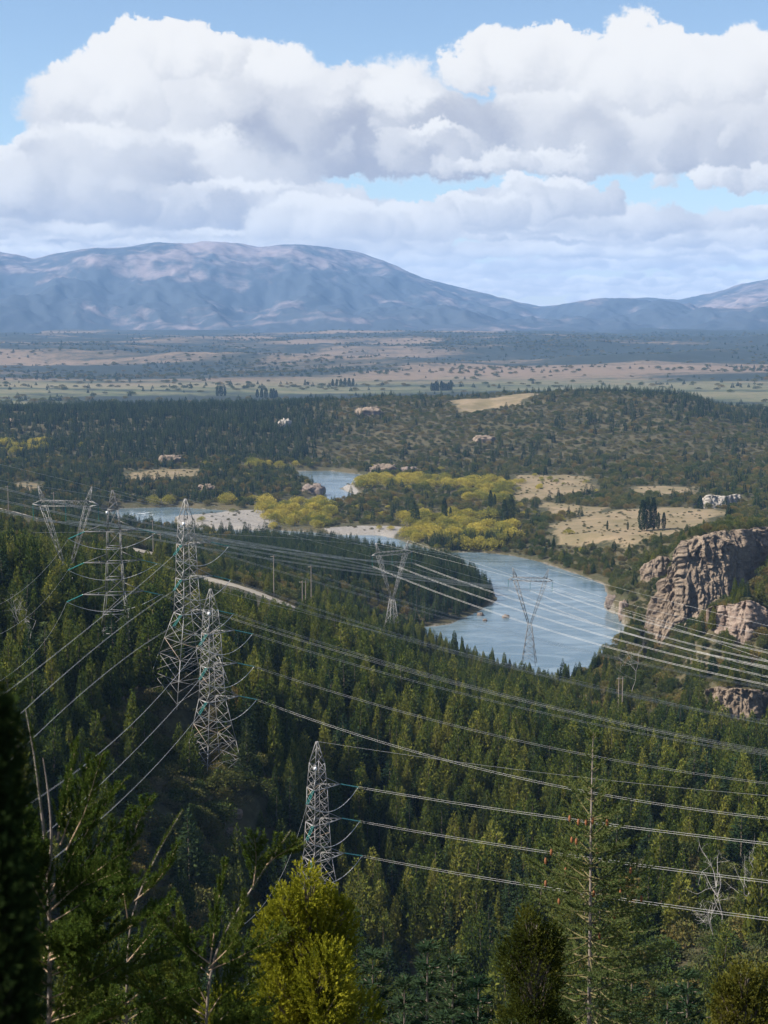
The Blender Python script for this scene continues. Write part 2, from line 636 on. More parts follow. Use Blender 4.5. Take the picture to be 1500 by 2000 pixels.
# river cliffs: (foot, top) pairs from left to right as (column, row, distance)
CLIFFS = [
    ('tall brown river cliff with a lit face and deep shaded corner',
     [((1258, 1250, 806), (1266, 1228, 812)), ((1284, 1256, 792), (1304, 1128, 826)), ((1318, 1242, 786), (1336, 1052, 862)), ((1372, 1206, 788), (1372, 1042, 872)),
       ((1412, 1176, 792), (1412, 1036, 872)), ((1446, 1150, 800), (1438, 1034, 870)), ((1452, 1135, 850), (1450, 1036, 884)), ((1480, 1120, 862), (1474, 1032, 880)), ((1486, 1115, 900), (1490, 1030, 905)), ((1600, 1100, 910), (1600, 1025, 915))],
     'M_CLIFF', (4.0, 8.5, 330, 150)),
    ('small brown rock wall among trees left of the tall cliff',
     [((1252, 1140, 905), (1256, 1110, 912)), ((1264, 1142, 900), (1266, 1098, 915)), ((1286, 1138, 900), (1288, 1084, 920)), ((1306, 1130, 905), (1306, 1090, 915))],
     'M_CLIFF', (2.2, 5.0, 90, 50, 8)),
    ('pinkish rock outcrop with a dark hollow on the wooded right bank',
     [((1396, 1226, 670), (1400, 1190, 676)), ((1406, 1240, 666), (1410, 1182, 676)), ((1422, 1212, 672), (1424, 1188, 680)), ((1434, 1252, 655), (1440, 1178, 676)), ((1460, 1262, 652), (1462, 1170, 676)),
       ((1478, 1232, 658), (1484, 1186, 676)), ((1520, 1225, 664), (1520, 1205, 676))],
     'M_PINK', (2.2, 4.5, 120, 60, 9)),
    ('low brown columnar bluff at the picture edge below the wires',
     [((1376, 1392, 566), (1384, 1348, 575)), ((1400, 1402, 560), (1402, 1340, 576)), ((1440, 1416, 556), (1440, 1342, 576)), ((1474, 1424, 556), (1472, 1346, 574)), ((1490, 1420, 566), (1490, 1352, 580)), ((1560, 1430, 566), (1560, 1350, 580))],
     'M_CLIFF', (2.0, 3.6, 130, 60, 9)),
    ('white rock face in the scrub beside a tall poplar',
     [((1362, 996, 1380), (1368, 976, 1390)), ((1380, 998, 1372), (1384, 966, 1392)), ((1412, 992, 1376), (1414, 968, 1392)), ((1452, 980, 1385), (1452, 964, 1395))],
     'M_WHITE', (2.6, 6, 70, 34, 14)),
]
# near upright faces: each top stands back by a third of its height
CLIFFS = [(l_, [(b_, (t_[0], t_[1], b_[2] + 2 + 0.33 * (b_[1] - t_[1]) * b_[2] / FPX)) for b_, t_ in rows_], m_, a_) for (l_, rows_, m_, a_) in CLIFFS]


def cliff_caps(r, az, z):
    """low ground in front of each cliff, high ground behind its top"""
    for (_, rows, _, _) in CLIFFS:
        B = np.array([at_y(*b_) for b_, t_ in rows]); T = np.array([at_y(*t_) for b_, t_ in rows])
        ab = np.arctan2(B[:, 0], B[:, 1]); o = np.argsort(ab)
        rb = np.interp(az, ab[o], np.hypot(B[o, 0], B[o, 1])); zb = np.interp(az, ab[o], B[o, 2])
        at_ = np.arctan2(T[:, 0], T[:, 1]); ot = np.argsort(at_)
        rt = np.interp(az, at_[ot], np.hypot(T[ot, 0], T[ot, 1])); zt = np.interp(az, at_[ot], T[ot, 2])
        pad = (ab.max() - ab.min()) * 0.05 + 0.0015
        k = sstep(az, ab.min() - pad, ab.min() + pad) * (1 - sstep(az, ab.max() + 0.5 * pad, ab.max() + 2 * pad))
        front = (r < rt - 1.0) & (r > rb - 90)
        cap = zb - np.maximum(rb - r, 0) * 0.12
        z = np.where(front, z * (1 - k) + np.minimum(z, cap) * k, z)
        k2 = sstep(az, ab.min() - 0.03, ab.min()) * (1 - sstep(az, ab.max(), ab.max() + 0.03)) * (1 - sstep(r, rt + 15, rt + 70)) * sstep(r, rb - 110, rb - 60)
        z = z + np.maximum(0, zb - np.maximum(rb - r, 0) * 0.35 - z) * k2
        back = sstep(r, rt - 1.0, rt + 3) * (1 - sstep(r, rt + 12, rt + 60)) * k
        z = z * (1 - back) + (zt - 1.5) * back
    return z


PADS = []
for (px_, Y_, t_, H_) in ((362, 342, 974, 48), (411, 325, 1150, 45), (619, 300, 1448, 45), (220, 362, 957, 46), (127, 470, 950, 48), (766, 715, 1058, 49)):
    p_ = at_y(px_, t_, Y_)
    PADS.append((p_[0], p_[1], p_[2] - H_ + 0.2))


def river_sd(x, y):
    d = np.full(x.shape, 1e6)
    for p in RIVER:
        d = np.minimum(d, sdf_poly(x, y, p))
    return d


def height(x, y):
    x = np.asarray(x, float); y = np.asarray(y, float)
    sh = x.shape
    x, y = x.ravel(), y.ravel()
    r = np.maximum(np.hypot(x, y), 2.0)
    az = np.clip(np.arctan2(x, y), -0.62, 0.62)
    z = _tps(np.stack([np.log(np.minimum(r, 12000)) * 0.55, az], 1))
    zn = np.interp(np.log(r), np.log([2, 4, 12, 25, 50, 95, 130]), [188.0, 186.6, 179.5, 168, 148, 117, 96])
    kn = sstep(r, 55, 125)
    z = zn * (1 - kn) + z * kn
    a1 = np.clip(r * 0.01, 0, 4.0) * sstep(r, 30, 200)
    z = z + fbm(x / 55, y / 55, octaves=4) * a1
    hill = sstep(r, 1750, 2000) * (1 - sstep(r, 2700, 3000))
    z = z + hill * (fbm(x / 260, y / 260 + 3, octaves=5, ridge=True) * 22)
    far = sstep(r, 4300, 5500)
    z = z + far * (fbm(x / 2300, y / 1300, octaves=6, ridge=True) * 115 - 26)
    for (qx, qy, qz) in PADS:                  # levelled feet of the pylons
        k = 1 - sstep(np.hypot(x - qx, y - qy), 5, 26)
        z = z * (1 - k) + qz * k
    near = (r > 550) & (r < 2300)
    if near.any():
        sd = np.full(r.shape, 1e6)
        sd[near] = river_sd(x[near], y[near]) + fbm(x[near] / 22, y[near] / 22, octaves=3) * 5
        steep = 0.30 + 0.28 * sstep(-x, -40, 60) + 0.9 * sstep(x, 90, 130) * sstep(-r, -1000, -900)
        zs = np.minimum(np.maximum(z, 0.6 + fbm(x / 30, y / 30) * .5), 0.35 + np.maximum(sd, 0) * steep)
        zs = cliff_caps(r, np.arctan2(x, y), zs)
        z = np.where(near, np.where(sd < 0, np.maximum(-2.5, sd * 0.25) - 0.05, zs), z)
    return z.reshape(sh)


def _pad(px, Y, py_top, H):
    p = at_y(px, py_top, Y)
    return (p[0], p[1], p[2] - H)


def zat(x, y):
    return float(height(np.array([x]), np.array([y]))[0])


def px_az(px):
    return math.atan((px - 750) / FPX)


# ---- ground sheet
az = np.concatenate([np.linspace(-1.15, -0.34, 50, endpoint=False), np.linspace(-0.34, 0.34, 330), np.linspace(0.34, 1.15, 51)[1:]])
rr = np.concatenate([np.geomspace(2.5, 150, 70, endpoint=False), np.geomspace(150, 620, 110, endpoint=False), np.geomspace(620, 3000, 300, endpoint=False), np.geomspace(3000, 16000, 150)])
RR, AA = np.meshgrid(rr, az, indexing='ij')
GX, GY = RR * np.sin(AA), RR * np.cos(AA)
GZ = height(GX, GY)
cov = np.zeros(GX.shape + (4,), np.float32)
mid = (RR > 550) & (RR < 3200)
for k, polys in ((0, GRAVEL), (1, DRY)):
    d = np.full(mid.sum(), 1e6)
    for p in polys:
        d = np.minimum(d, sdf_poly(GX[mid], GY[mid], p))
    cov[..., k][mid] = 1 - sstep(d, -26, 22) if k else 1 - sstep(d, -12, 10)
sdr = np.full(GX.shape, 1e6)
sdr[mid] = river_sd(GX[mid], GY[mid])
cov[..., 2] = (1 - sstep(sdr, 0, 5)) * 0.6
cov[..., 3] = 1

mt, t, out = newmat('ground')
P = geo_pos(t)
cv = t.nodes.new('ShaderNodeAttribute')
cv.attribute_name = 'cover'
sc_ = t.nodes.new('ShaderNodeSeparateColor')
t.links.new(cv.outputs['Color'], sc_.inputs[0])
grav, dry, bank = (N(t, sc_.outputs[i]) for i in range(3))
n_big = noise(t, P, 0.004, 6, 0.6)
n_mid = noise(t, P, 0.03, 6, 0.62)
n_fin = noise(t, P, 0.5, 6, 0.65)
Pf = vmath(t, 'MULTIPLY', P, (0.0006, 0.0017, 0))
n_far = noise(t, Pf, 1.0, 8, 0.62, 0.6)
scrub = mixc(t, n_mid.step(0.35, 0.65), (0.036, 0.036, 0.018), (0.082, 0.066, 0.038))
scrub = mixc(t, n_fin.step(0.4, 0.75), scrub, (0.085, 0.080, 0.040))
straw = mixc(t, n_mid.step(0.3, 0.7), (0.235, 0.175, 0.110), (0.14, 0.115, 0.062))
straw = mixc(t, n_fin.step(0.5, 0.8), straw, (0.13, 0.12, 0.06))
col = mixc(t, (dry + (n_mid - 0.5) * 2.2 + (n_big - 0.5) * 0.8).step(0.40, 0.66), scrub, straw)
col = mixc(t, (bank + (n_fin - 0.5) * 0.5).step(0.45, 0.7), col, (0.17, 0.15, 0.125))
stones = mixc(t, n_fin.step(0.3, 0.7), (0.25, 0.23, 0.205), (0.165, 0.15, 0.135))
col = mixc(t, (grav + (n_fin - 0.5) * 0.4).step(0.4, 0.6), col, stones)
# the plain and the low hills beyond: pasture, tan steppe and dark scrub
sepP = t.nodes.new('ShaderNodeSeparateXYZ')
t.links.new(P.s, sepP.inputs[0])
Y = N(t, sepP.outputs[1])
past = mixc(t, (n_far + (n_mid - 0.5) * 0.5).step(0.40, 0.66), (0.070, 0.084, 0.040), (0.155, 0.135, 0.080))
step_ = mixc(t, (n_far + (n_mid - 0.5) * 0.5).step(0.44, 0.60), (0.050, 0.050, 0.036), (0.165, 0.120, 0.082))
plain = mixc(t, (Y + (n_big - 0.5) * 900).step(3900, 4500), past, step_)
X_ = N(t, sepP.outputs[0])
wood = (n_mid * 0.5 + (n_far - 0.5) * -1.3 + X_.step(-600, 2600) * Y.step(5000, 6500) * 0.30 + Y.step(5200, 8200) * 0.07)
plain = mixc(t, wood.step(0.20, 0.34), plain, (0.026, 0.032, 0.026))
farf = (Y + (n_big - 0.5) * 300).step(2650, 2950)
col = mixc(t, farf, col, plain)
b = t.nodes.new('ShaderNodeBsdfPrincipled')
t.links.new(col.s, b.inputs['Base Color'])
b.inputs['Roughness'].default_value = 0.95
b.inputs['Specular IOR Level'].default_value = 0.1
t.links.new(bump(t, n_fin, 0.6, 0.5).s, b.inputs['Normal'])
t.links.new(b.outputs[0], out.inputs[0])
M_GROUND = mt
obj('ground', mesh_np('ground', np.stack([GX, GY, GZ], -1), grid_faces(*GX.shape)[:, ::-1], M_GROUND,
                      {'cover': ('POINT', 'FLOAT_COLOR', cov)}, smooth=True), kind='structure')

# ---- river
mt, t, out = newmat('river_water')
P = geo_pos(t)
b = t.nodes.new('ShaderNodeBsdfPrincipled')
nfl = noise(t, vmath(t, 'MULTIPLY', P, (0.018, 0.045, 1)), 1.0, 5, 0.6, 1.2)
b.inputs['Roughness'].default_value = 0.07
b.inputs['IOR'].default_value = 1.33
wc = mixc(t, nfl.step(0.4, 0.65), (0.075, 0.115, 0.142), (0.140, 0.185, 0.212))
# broken white water in the shallows on the left
rap = noise(t, vmath(t, 'MULTIPLY', P, (0.10, 0.16, 1)), 1.0, 6, 0.7)
px0 = at_z(270, 1005)
dr = vmath(t, 'LENGTH', vmath(t, 'MULTIPLY', vmath(t, 'SUBTRACT', P, (px0[0], px0[1], 0)), (1 / 46, 1 / 60, 0)))
foam = ((1.0 - dr) * 0.22 + rap).step(0.70, 0.80) * (1.0 - dr).step(0.0, 0.2)
wc = mixc(t, foam, wc, (0.75, 0.78, 0.8))
t.links.new(wc.s, b.inputs['Base Color'])
w1 = noise(t, vmath(t, 'MULTIPLY', P, (0.16, 0.32, 1)), 1.0, 5, 0.65, 0.8)
w2 = noise(t, vmath(t, 'MULTIPLY', P, (0.7, 1.3, 1)), 1.0, 4, 0.65)
t.links.new(bump(t, w1 * 0.6 + w2 * 0.25 + nfl * 0.9, 0.26, 0.9).s, b.inputs['Normal'])
t.links.new(b.outputs[0], out.inputs[0])
wa = [at_z(*p)[:2] for p in ((-100, 900), (1350, 900), (1400, 1250), (1320, 1400), (700, 1300), (-200, 1060))]
gx, gy = np.meshgrid(np.linspace(-560, 300, 60), np.linspace(690, 2150, 90))
rv = mesh_np('river', np.stack([gx, gy, gx * 0], -1), grid_faces(*gx.shape), mt)
obj('river', rv, kind='structure')

# ---- gravel road on the far side of the wooded ridge
M_ROAD = plain_mat('road_gravel', (0.30, 0.26, 0.205), (0.22, 0.19, 0.15), 0.4, 0.95)
for pts in ROAD:
    c = []
    for (px, py, Yd) in pts:
        p = at_y(px, py, Yd)
        c.append((p[0], p[1]))
    c = np.array(c)
    tt = np.linspace(0, len(c) - 1, 40)
    cx = np.interp(tt, range(len(c)), c[:, 0]); cy2 = np.interp(tt, range(len(c)), c[:, 1])
    dxy = np.stack([np.gradient(cx), np.gradient(cy2)], 1)
    nrm = np.stack([-dxy[:, 1], dxy[:, 0]], 1) / np.linalg.norm(dxy, axis=1)[:, None]
    V = []
    for off in np.linspace(-9, 9, 7):
        q = np.stack([cx, cy2], 1) + nrm * off
        V.append(np.stack([q[:, 0], q[:, 1], height(q[:, 0], q[:, 1]) + 0.5 - 0.25 * abs(off) / 9], 1))
    V = np.stack(V, 1)
    obj('gravel_road', mesh_np('gravel_road', V, grid_faces(V.shape[0], V.shape[1]), M_ROAD, smooth=True), kind='structure')

# ---- mountains
SKYLINE = [(-900, 520), (-500, 505), (-200, 480), (-60, 485), (0, 493), (40, 500), (75, 508), (120, 497), (200, 484), (250, 481), (300, 474), (340, 474), (410, 470), (470, 472), (510, 479),
           (545, 474), (590, 474), (640, 480), (700, 490), (760, 512), (820, 538), (870, 553), (940, 570), (1000, 585), (1050, 596), (1100, 590),
           (1150, 583), (1200, 580), (1260, 578), (1320, 583), (1380, 570), (1440, 553), (1500, 544), (1600, 520), (1800, 500), (2200, 530), (2600, 520)]
sk = np.array(SKYLINE, float)
maz = np.linspace(-0.62, 0.62, 620)
pxm = 750 + FPX * np.tan(maz)
elev = np.interp(pxm, sk[:, 0], sk[:, 1])
elev = elev + 5.0 * fbm(pxm / 70, pxm * 0, octaves=5, gain=0.6)
elev = np.tan(np.arctan((1000 - elev) / FPX) - PITCH)
mr = np.concatenate([np.linspace(9300, 17500, 210), np.linspace(17600, 21000, 24)])
RM, AM = np.meshgrid(mr, maz, indexing='ij')
MX, MY = RM * np.sin(AM), RM * np.cos(AM)
crest_r = 16200 + 900 * np.sin(maz * 17 + 1) + 1400 * sstep(maz, 0.08, 0.16)
CR = np.broadcast_to(crest_r, RM.shape)
ztop = EYE + np.broadcast_to(elev, RM.shape) * CR
tfr = np.clip((RM - 9600) / (CR - 9600), 0, 1.6)
prof = np.where(tfr < 1, 0.30 * sstep(tfr, 0.0, 0.55) + 0.70 * sstep(tfr, 0.35, 1.02) ** 1.1, 1 - (tfr - 1) * 1.3)
# ribs and gullies running down the slopes
lat = AM * 15500
g1 = fbm(lat / 2300 + 0.5 * fbm(MX / 2500, MY / 2500), RM / 7000, octaves=6, gain=0.52, ridge=True)
g2 = fbm(lat / 620 + 9, RM / 1700, octaves=5, gain=0.55, ridge=True)
g3 = fbm(MX / 1900 + 4, MY / 1500, octaves=5)
env = np.clip(np.sin(np.clip(tfr, 0, 1) * math.pi), 0, 1) ** 0.7
MZ = 48 + (ztop - 48) * prof + env * (g1 * 430 + g3 * 190 - 70) + (0.25 + env) * sstep(tfr, 0.05, 0.3) * (g2 - 0.35) * 120
MZ = MZ + sstep(tfr, .3, .8) * fbm(MX / 300, MY / 300, octaves=4) * 22
MZ = np.where(RM < 9900, np.minimum(MZ, 48 + (RM - 9300) * 0.05) - (9900 - RM) * 0.05, MZ)
# the skyline itself stays where it is seen
lim = EYE + np.broadcast_to(elev, RM.shape) * RM
soft = 28.0
MZ = lim - soft * np.log1p(np.exp(np.clip((lim - MZ) / soft, -30, 30))) + fbm(MX / 240, MY / 240, octaves=3) * 10
mt, t, out = newmat('mountain')
P = geo_pos(t)
sepP = t.nodes.new('ShaderNodeSeparateXYZ')
t.links.new(P.s, sepP.inputs[0])
X, Yc, Z = (N(t, sepP.outputs[i]) for i in range(3))
m1 = noise(t, vmath(t, 'MULTIPLY', P, (0.00075, 0.00060, 0.0022)), 1.0, 9, 0.62, 1.2)
m2 = noise(t, P, 0.004, 6, 0.65)
m3 = noise(t, vmath(t, 'MULTIPLY', P, (0.0019, 0.0011, 0.003)), 1.0, 8, 0.66, 1.0)
bare = (Z * 0.00055 + X.step(800, 4200) * 0.22 + (m1 - 0.5) * 2.4 + (m3 - 0.5) * 1.8 + (m2 - 0.5) * 0.35)
col = mixc(t, bare.step(0.24, 0.82), (0.046, 0.056, 0.068), (0.225, 0.182, 0.180))
b = t.nodes.new('ShaderNodeBsdfDiffuse')
t.links.new(col.s, b.inputs[0])
t.links.new(b.outputs[0], out.inputs[0])
obj('mountains', mesh_np('mountains', np.stack([MX, MY, MZ], -1), grid_faces(*MX.shape)[:, ::-1], mt, smooth=True), kind='structure')

# ---- the air: one even box of haze round everything
HZ = 4.1e-5
mt, t, out = newmat('haze')
pv = t.nodes.new('ShaderNodeVolumePrincipled')
pv.inputs['Color'].default_value = (0.34, 0.59, 1.0, 1)
pv.inputs['Density'].default_value = HZ
pv.inputs['Anisotropy'].default_value = 0.0
t.links.new(pv.outputs[0], out.inputs['Volume'])
x0, x1, y0, y1, z0, z1 = -17500, 17500, -1500, 23000, float(min(GZ.min(), MZ.min())) - 1.0, float(MZ.max()) + 15.0
bv = [(x, y, z) for z in (z0, z1) for y in (y0, y1) for x in (x0, x1)]
bf = [(0, 2, 3, 1), (4, 5, 7, 6), (0, 1, 5, 4), (2, 6, 7, 3), (0, 4, 6, 2), (1, 3, 7, 5)]
obj('haze', mesh_np('haze', bv, bf, mt), kind='stuff', label='pale blue haze hanging between the hills and the far mountains')

# ================================================================== plants: prototypes of unit height
def unit(v):
    return v / np.maximum(np.linalg.norm(v, axis=-1, keepdims=True), 1e-9)


def leaf_tris(c, a, l, w, rs):
    """one pointed leaf spray per centre: c centre, a axis, l length, w half width"""
    n = len(c)
    side = unit(np.cross(a, unit(rs.normal(size=(n, 3)))))
    V = np.stack([c - side * w[:, None], c + side * w[:, None], c + a * l[:, None]], 1)
    return V.reshape(-1, 3)


def soup(name, V, var, mat, extra=None):
    """triangle soup mesh; EXTRA = (verts, quads, material) appended, e.g. a trunk"""
    F = np.arange(len(V)).reshape(-1, 3)
    v3 = np.repeat(var, 3)
    if extra is None:
        return mesh_np(name, V, F, mat, {'var': ('POINT', 'FLOAT', v3)})
    ev, eq, em = extra
    et = np.concatenate([eq[:, [0, 1, 2]], eq[:, [0, 2, 3]]]) + len(V)
    me = mesh_np(name, np.concatenate([V, ev]), np.concatenate([F, et]), mat, {'var': ('POINT', 'FLOAT', np.concatenate([v3, np.zeros(len(ev))]))})
    me.materials.append(em)
    me.polygons.foreach_set('material_index', np.concatenate([np.zeros(len(F), np.int32), np.ones(len(et), np.int32)]))
    return me


def tube(path, rad, k=6):
    """tube along a polyline: verts, quads"""
    path = np.asarray(path, float)
    rad = np.broadcast_to(np.asarray(rad, float), (len(path),))
    tg = unit(np.gradient(path, axis=0))
    ref = np.where(np.abs(tg[:, 2:3]) > 0.9, np.array([[1.0, 0, 0]]), np.array([[0, 0, 1.0]]))
    a = unit(np.cross(tg, ref)); b_ = np.cross(tg, a)
    an = np.arange(k) * 2 * math.pi / k
    ring = a[:, None] * np.cos(an)[None, :, None] + b_[:, None] * np.sin(an)[None, :, None]
    V = (path[:, None] + ring * rad[:, None, None]).reshape(-1, 3)
    i = np.arange(len(path) - 1)[:, None] * k
    j = np.arange(k)[None]
    j2 = (j + 1) % k
    Q = np.stack([i + j, i + j2, i + k + j2, i + k + j], -1).reshape(-1, 4)
    return V, Q


def merge(parts):
    V, Q, o = [], [], 0
    for v, q in parts:
        V.append(v); Q.append(q + o); o += len(v)
    return np.concatenate(V), np.concatenate(Q)


def trunk_geo(rs, h=0.9, r=0.02, lean=0.02):
    z = np.linspace(-0.06, h, 7)
    p = np.stack([np.cumsum(rs.normal(0, lean, 7)) * 0.4, np.cumsum(rs.normal(0, lean, 7)) * 0.4, z], 1)
    return tube(p, r * (1.05 - z / (h * 1.08)).clip(0.12), 6)


def cone_crown(rs, n, w, kind):
    t_ = 1 - np.sqrt(rs.rand(n))
    t_ = 0.06 + 0.94 * t_
    ph = rs.rand(n) * 2 * math.pi
    s0 = rs.rand() * 50
    if kind == 'cypress':
        Rr = w * ((1 - t_) ** 0.72) * (0.75 + 0.25 * np.minimum(1, t_ * 8))
        Rr *= np.clip(1 + 1.25 * fbm(np.cos(ph) * 1.7 + s0, np.sin(ph) * 1.7, t_ * 7, octaves=3), 0.35, 1.8)
        rad = Rr * (0.45 + 0.55 * np.sqrt(rs.rand(n)))
    else:
        saw = (t_ * 10 + 0.15 * np.sin(ph * 3 + s0)) % 1
        Rr = w * ((1 - t_) ** 0.9) * (0.62 + 0.5 * (1 - saw))
        Rr *= 1 + 0.7 * fbm(np.cos(ph) * 2.2 + s0, np.sin(ph) * 2.2, t_ * 9, octaves=2)
        rad = Rr * (0.25 + 0.75 * np.sqrt(rs.rand(n)))
    o = np.stack([np.cos(ph), np.sin(ph), 0 * ph], 1)
    c = o * rad[:, None]
    c[:, 2] = t_ * 0.97
    up = np.array([[0, 0, 1.0]])
    if kind == 'cypress':
        a = unit(o * 0.55 + up * 0.85 + rs.normal(0, 0.42, (n, 3)))
        l = 0.052 * rs.uniform(0.5, 1.25, n) * (1.15 - 0.4 * t_)
        wd = l * 0.34
    else:
        c[:, 2] -= rad * 0.25
        a = unit(o * 0.9 + up * 0.25 + rs.normal(0, 0.35, (n, 3)))
        l = 0.060 * rs.uniform(0.5, 1.25, n) * (1.2 - 0.6 * t_)
        wd = l * 0.30
    var = np.clip(0.5 + 1.3 * fbm(c[:, 0] * 14 + s0, c[:, 1] * 14, c[:, 2] * 14, octaves=2) + rs.normal(0, 0.20, n), 0, 1)
    return leaf_tris(c, a, l, wd, rs), var


def dome_crown(rs, n, w, lobes, flat=1.0, base=0.0, upright=0.35, size=0.06):
    """rounded crown made of several lobes; height 1"""
    L = []
    for i in range(lobes):
        ph = rs.rand() * 6.28; d = w * 0.62 * math.sqrt(rs.rand()) if i else 0
        rr_ = (0.30 + 0.20 * rs.rand()) * (1.0 if i == 0 else 0.85)
        zc = max(1.0 - rr_ * 1.05 - 0.55 * (d / w) ** 1.5 - 0.14 * rs.rand(), rr_ * 0.55 + base)
        L.append((math.cos(ph) * d, math.sin(ph) * d, zc, rr_))
    k = rs.randint(0, lobes, n)
    La = np.array(L)[k]
    dirs = unit(rs.normal(size=(n, 3)) + np.array([[0, 0, 0.35]]))
    rj = La[:, 3] * (0.55 + 0.45 * rs.rand(n) ** 0.6) * (1 + 0.35 * fbm(dirs[:, 0] * 2 + k, dirs[:, 1] * 2, dirs[:, 2] * 2, octaves=3))
    sx = max(0.6, w / 0.62)
    c = La[:, :3] + dirs * rj[:, None] * np.array([[1.15 * sx ** 0.3, 1.15 * sx ** 0.3, flat]])
    c[:, 2] = np.maximum(c[:, 2], base + 0.02 * rs.rand(n))
    a = unit(dirs * 0.7 + np.array([[0, 0, upright]]) + rs.normal(0, 0.5, (n, 3)))
    l = size * rs.uniform(0.5, 1.3, n)
    var = np.clip(0.5 + 0.25 * (La[:, 3] - 0.38) * 4 + 1.0 * fbm(c[:, 0] * 7, c[:, 1] * 7, c[:, 2] * 7 + k, octaves=2) + rs.normal(0, 0.17, n), 0, 1)
    return leaf_tris(c, a, l, l * 0.42, rs), var


def column_crown(rs, n, w):
    t_ = 0.04 + 0.96 * rs.rand(n) ** 0.9
    ph = rs.rand(n) * 6.283
    s0 = rs.rand() * 30
    Rr = w * np.sin(np.clip(t_, 0, 1) ** 0.8 * math.pi * 0.93 + 0.14) ** 0.7
    Rr *= 1 + 0.6 * fbm(np.cos(ph) * 1.5 + s0, np.sin(ph) * 1.5, t_ * 8, octaves=3)
    o = np.stack([np.cos(ph), np.sin(ph), 0 * ph], 1)
    c = o * (Rr * (0.35 + 0.65 * np.sqrt(rs.rand(n))))[:, None]
    c[:, 2] = t_ * 0.97
    a = unit(o * 0.3 + np.array([[0, 0, 1.0]]) + rs.normal(0, 0.35, (n, 3)))
    l = 0.04 * rs.uniform(0.5, 1.3, n)
    var = np.clip(0.5 + 1.2 * fbm(c[:, 0] * 12 + s0, c[:, 1] * 12, c[:, 2] * 12, octaves=2) + rs.normal(0, .15, n), 0, 1)
    return leaf_tris(c, a, l, l * 0.4, rs), var


M_CYP = leaf_mat('cypress_leaf', (0.026, 0.046, 0.011), (0.080, 0.104, 0.020), (0.190, 0.185, 0.036), 0.34)
M_PINE = leaf_mat('pine_needles', (0.014, 0.030, 0.014), (0.036, 0.058, 0.024), (0.074, 0.092, 0.032))
M_SHRUB = leaf_mat('scrub_leaf', (0.058, 0.070, 0.030), (0.112, 0.110, 0.052), (0.185, 0.150, 0.080), patch=0.012)
M_BROAD = leaf_mat('broad_leaf', (0.040, 0.064, 0.018), (0.104, 0.110, 0.034), (0.190, 0.130, 0.044), patch=0.02)
M_WILLOW = leaf_mat('willow_leaf', (0.13, 0.145, 0.030), (0.32, 0.275, 0.050), (0.48, 0.385, 0.072), 0.3, 0.015)
M_POPLAR = leaf_mat('poplar_leaf', (0.022, 0.040, 0.018), (0.040, 0.062, 0.024), (0.070, 0.088, 0.034))
M_BARK = plain_mat('bark', (0.16, 0.125, 0.095), (0.075, 0.058, 0.045), 14.0, 0.95, 0, 0.01, (3, 3, 0.6))

rs = np.random.RandomState(11)
PROTO = {}
PROTO['cypress'] = []
for i in range(6):
    V, var = cone_crown(rs, 1900, rs.uniform(0.15, 0.28), 'cypress')
    tv, tq = trunk_geo(rs, 0.8, 0.018)
    PROTO['cypress'].append((mesh_np('conifer_trunk', tv, tq, M_BARK, smooth=True), soup('conifer_crown', V, var, M_CYP)))
for i in range(3):
    V, var = cone_crown(rs, 1900, rs.uniform(0.26, 0.32), 'pine')
    tv, tq = trunk_geo(rs, 0.85, 0.018)
    PROTO['cypress'].append((mesh_np('conifer_trunk', tv, tq, M_BARK, smooth=True), soup('conifer_crown', V, var, M_PINE)))
PROTO['pine'] = []
for i in range(5):
    V, var = cone_crown(rs, 900, rs.uniform(0.20, 0.32), 'pine')
    PROTO['pine'].append((soup('pine', V, var, M_PINE, trunk_geo(rs, 0.8, 0.02) + (M_BARK,)),))
PROTO['scrub'] = []
for i in range(5):
    V, var = dome_crown(rs, 520, rs.uniform(0.7, 1.0), 5, 0.9, 0.0, 0.4, 0.13)
    PROTO['scrub'].append((soup('scrub', V, var, M_SHRUB),))
PROTO['broad'] = []
for i in range(5):
    V, var = dome_crown(rs, 1300, rs.uniform(0.45, 0.62), 8, 1.0, 0.06, 0.3, 0.075)
    PROTO['broad'].append((soup('broadleaf', V, var, M_BROAD, trunk_geo(rs, 0.6, 0.024, 0.05) + (M_BARK,)),))
PROTO['willow'] = []
for i in range(5):
    V, var = dome_crown(rs, 1500, rs.uniform(0.75, 1.0), 9, 1.0, 0.0, 0.2, 0.075)
    PROTO['willow'].append((soup('willow', V, var, M_WILLOW, trunk_geo(rs, 0.4, 0.03, 0.05) + (M_BARK,)),))
PROTO['poplar'] = []
for i in range(3):
    V, var = column_crown(rs, 1500, rs.uniform(0.10, 0.14))
    PROTO['poplar'].append((soup('poplar', V, var, M_POPLAR, trunk_geo(rs, 0.7, 0.016) + (M_BARK,)),))

# ================================================================== where they stand
CLIFF_ZONES = []        # ground polygons kept free of plants (x, y)
for (_, rows_, _, _) in CLIFFS:
    CLIFF_ZONES.append([at_y(*b_)[:2] for b_, t_ in rows_] + [at_y(*t_)[:2] for b_, t_ in rows_[::-1]])
CLEAR = []              # (x, y, radius): pylon feet and rocks add themselves here before planting


def near_road(x, y):
    d = np.full(x.shape, 1e6)
    for pts in ROAD:
        c = [at_y(*p)[:2] for p in pts]
        for a, b_ in zip(c[:-1], c[1:]):
            e = b_ - a
            tq = np.clip(((x - a[0]) * e[0] + (y - a[1]) * e[1]) / (e @ e), 0, 1)
            d = np.minimum(d, np.hypot(x - a[0] - tq * e[0], y - a[1] - tq * e[1]))
    return d


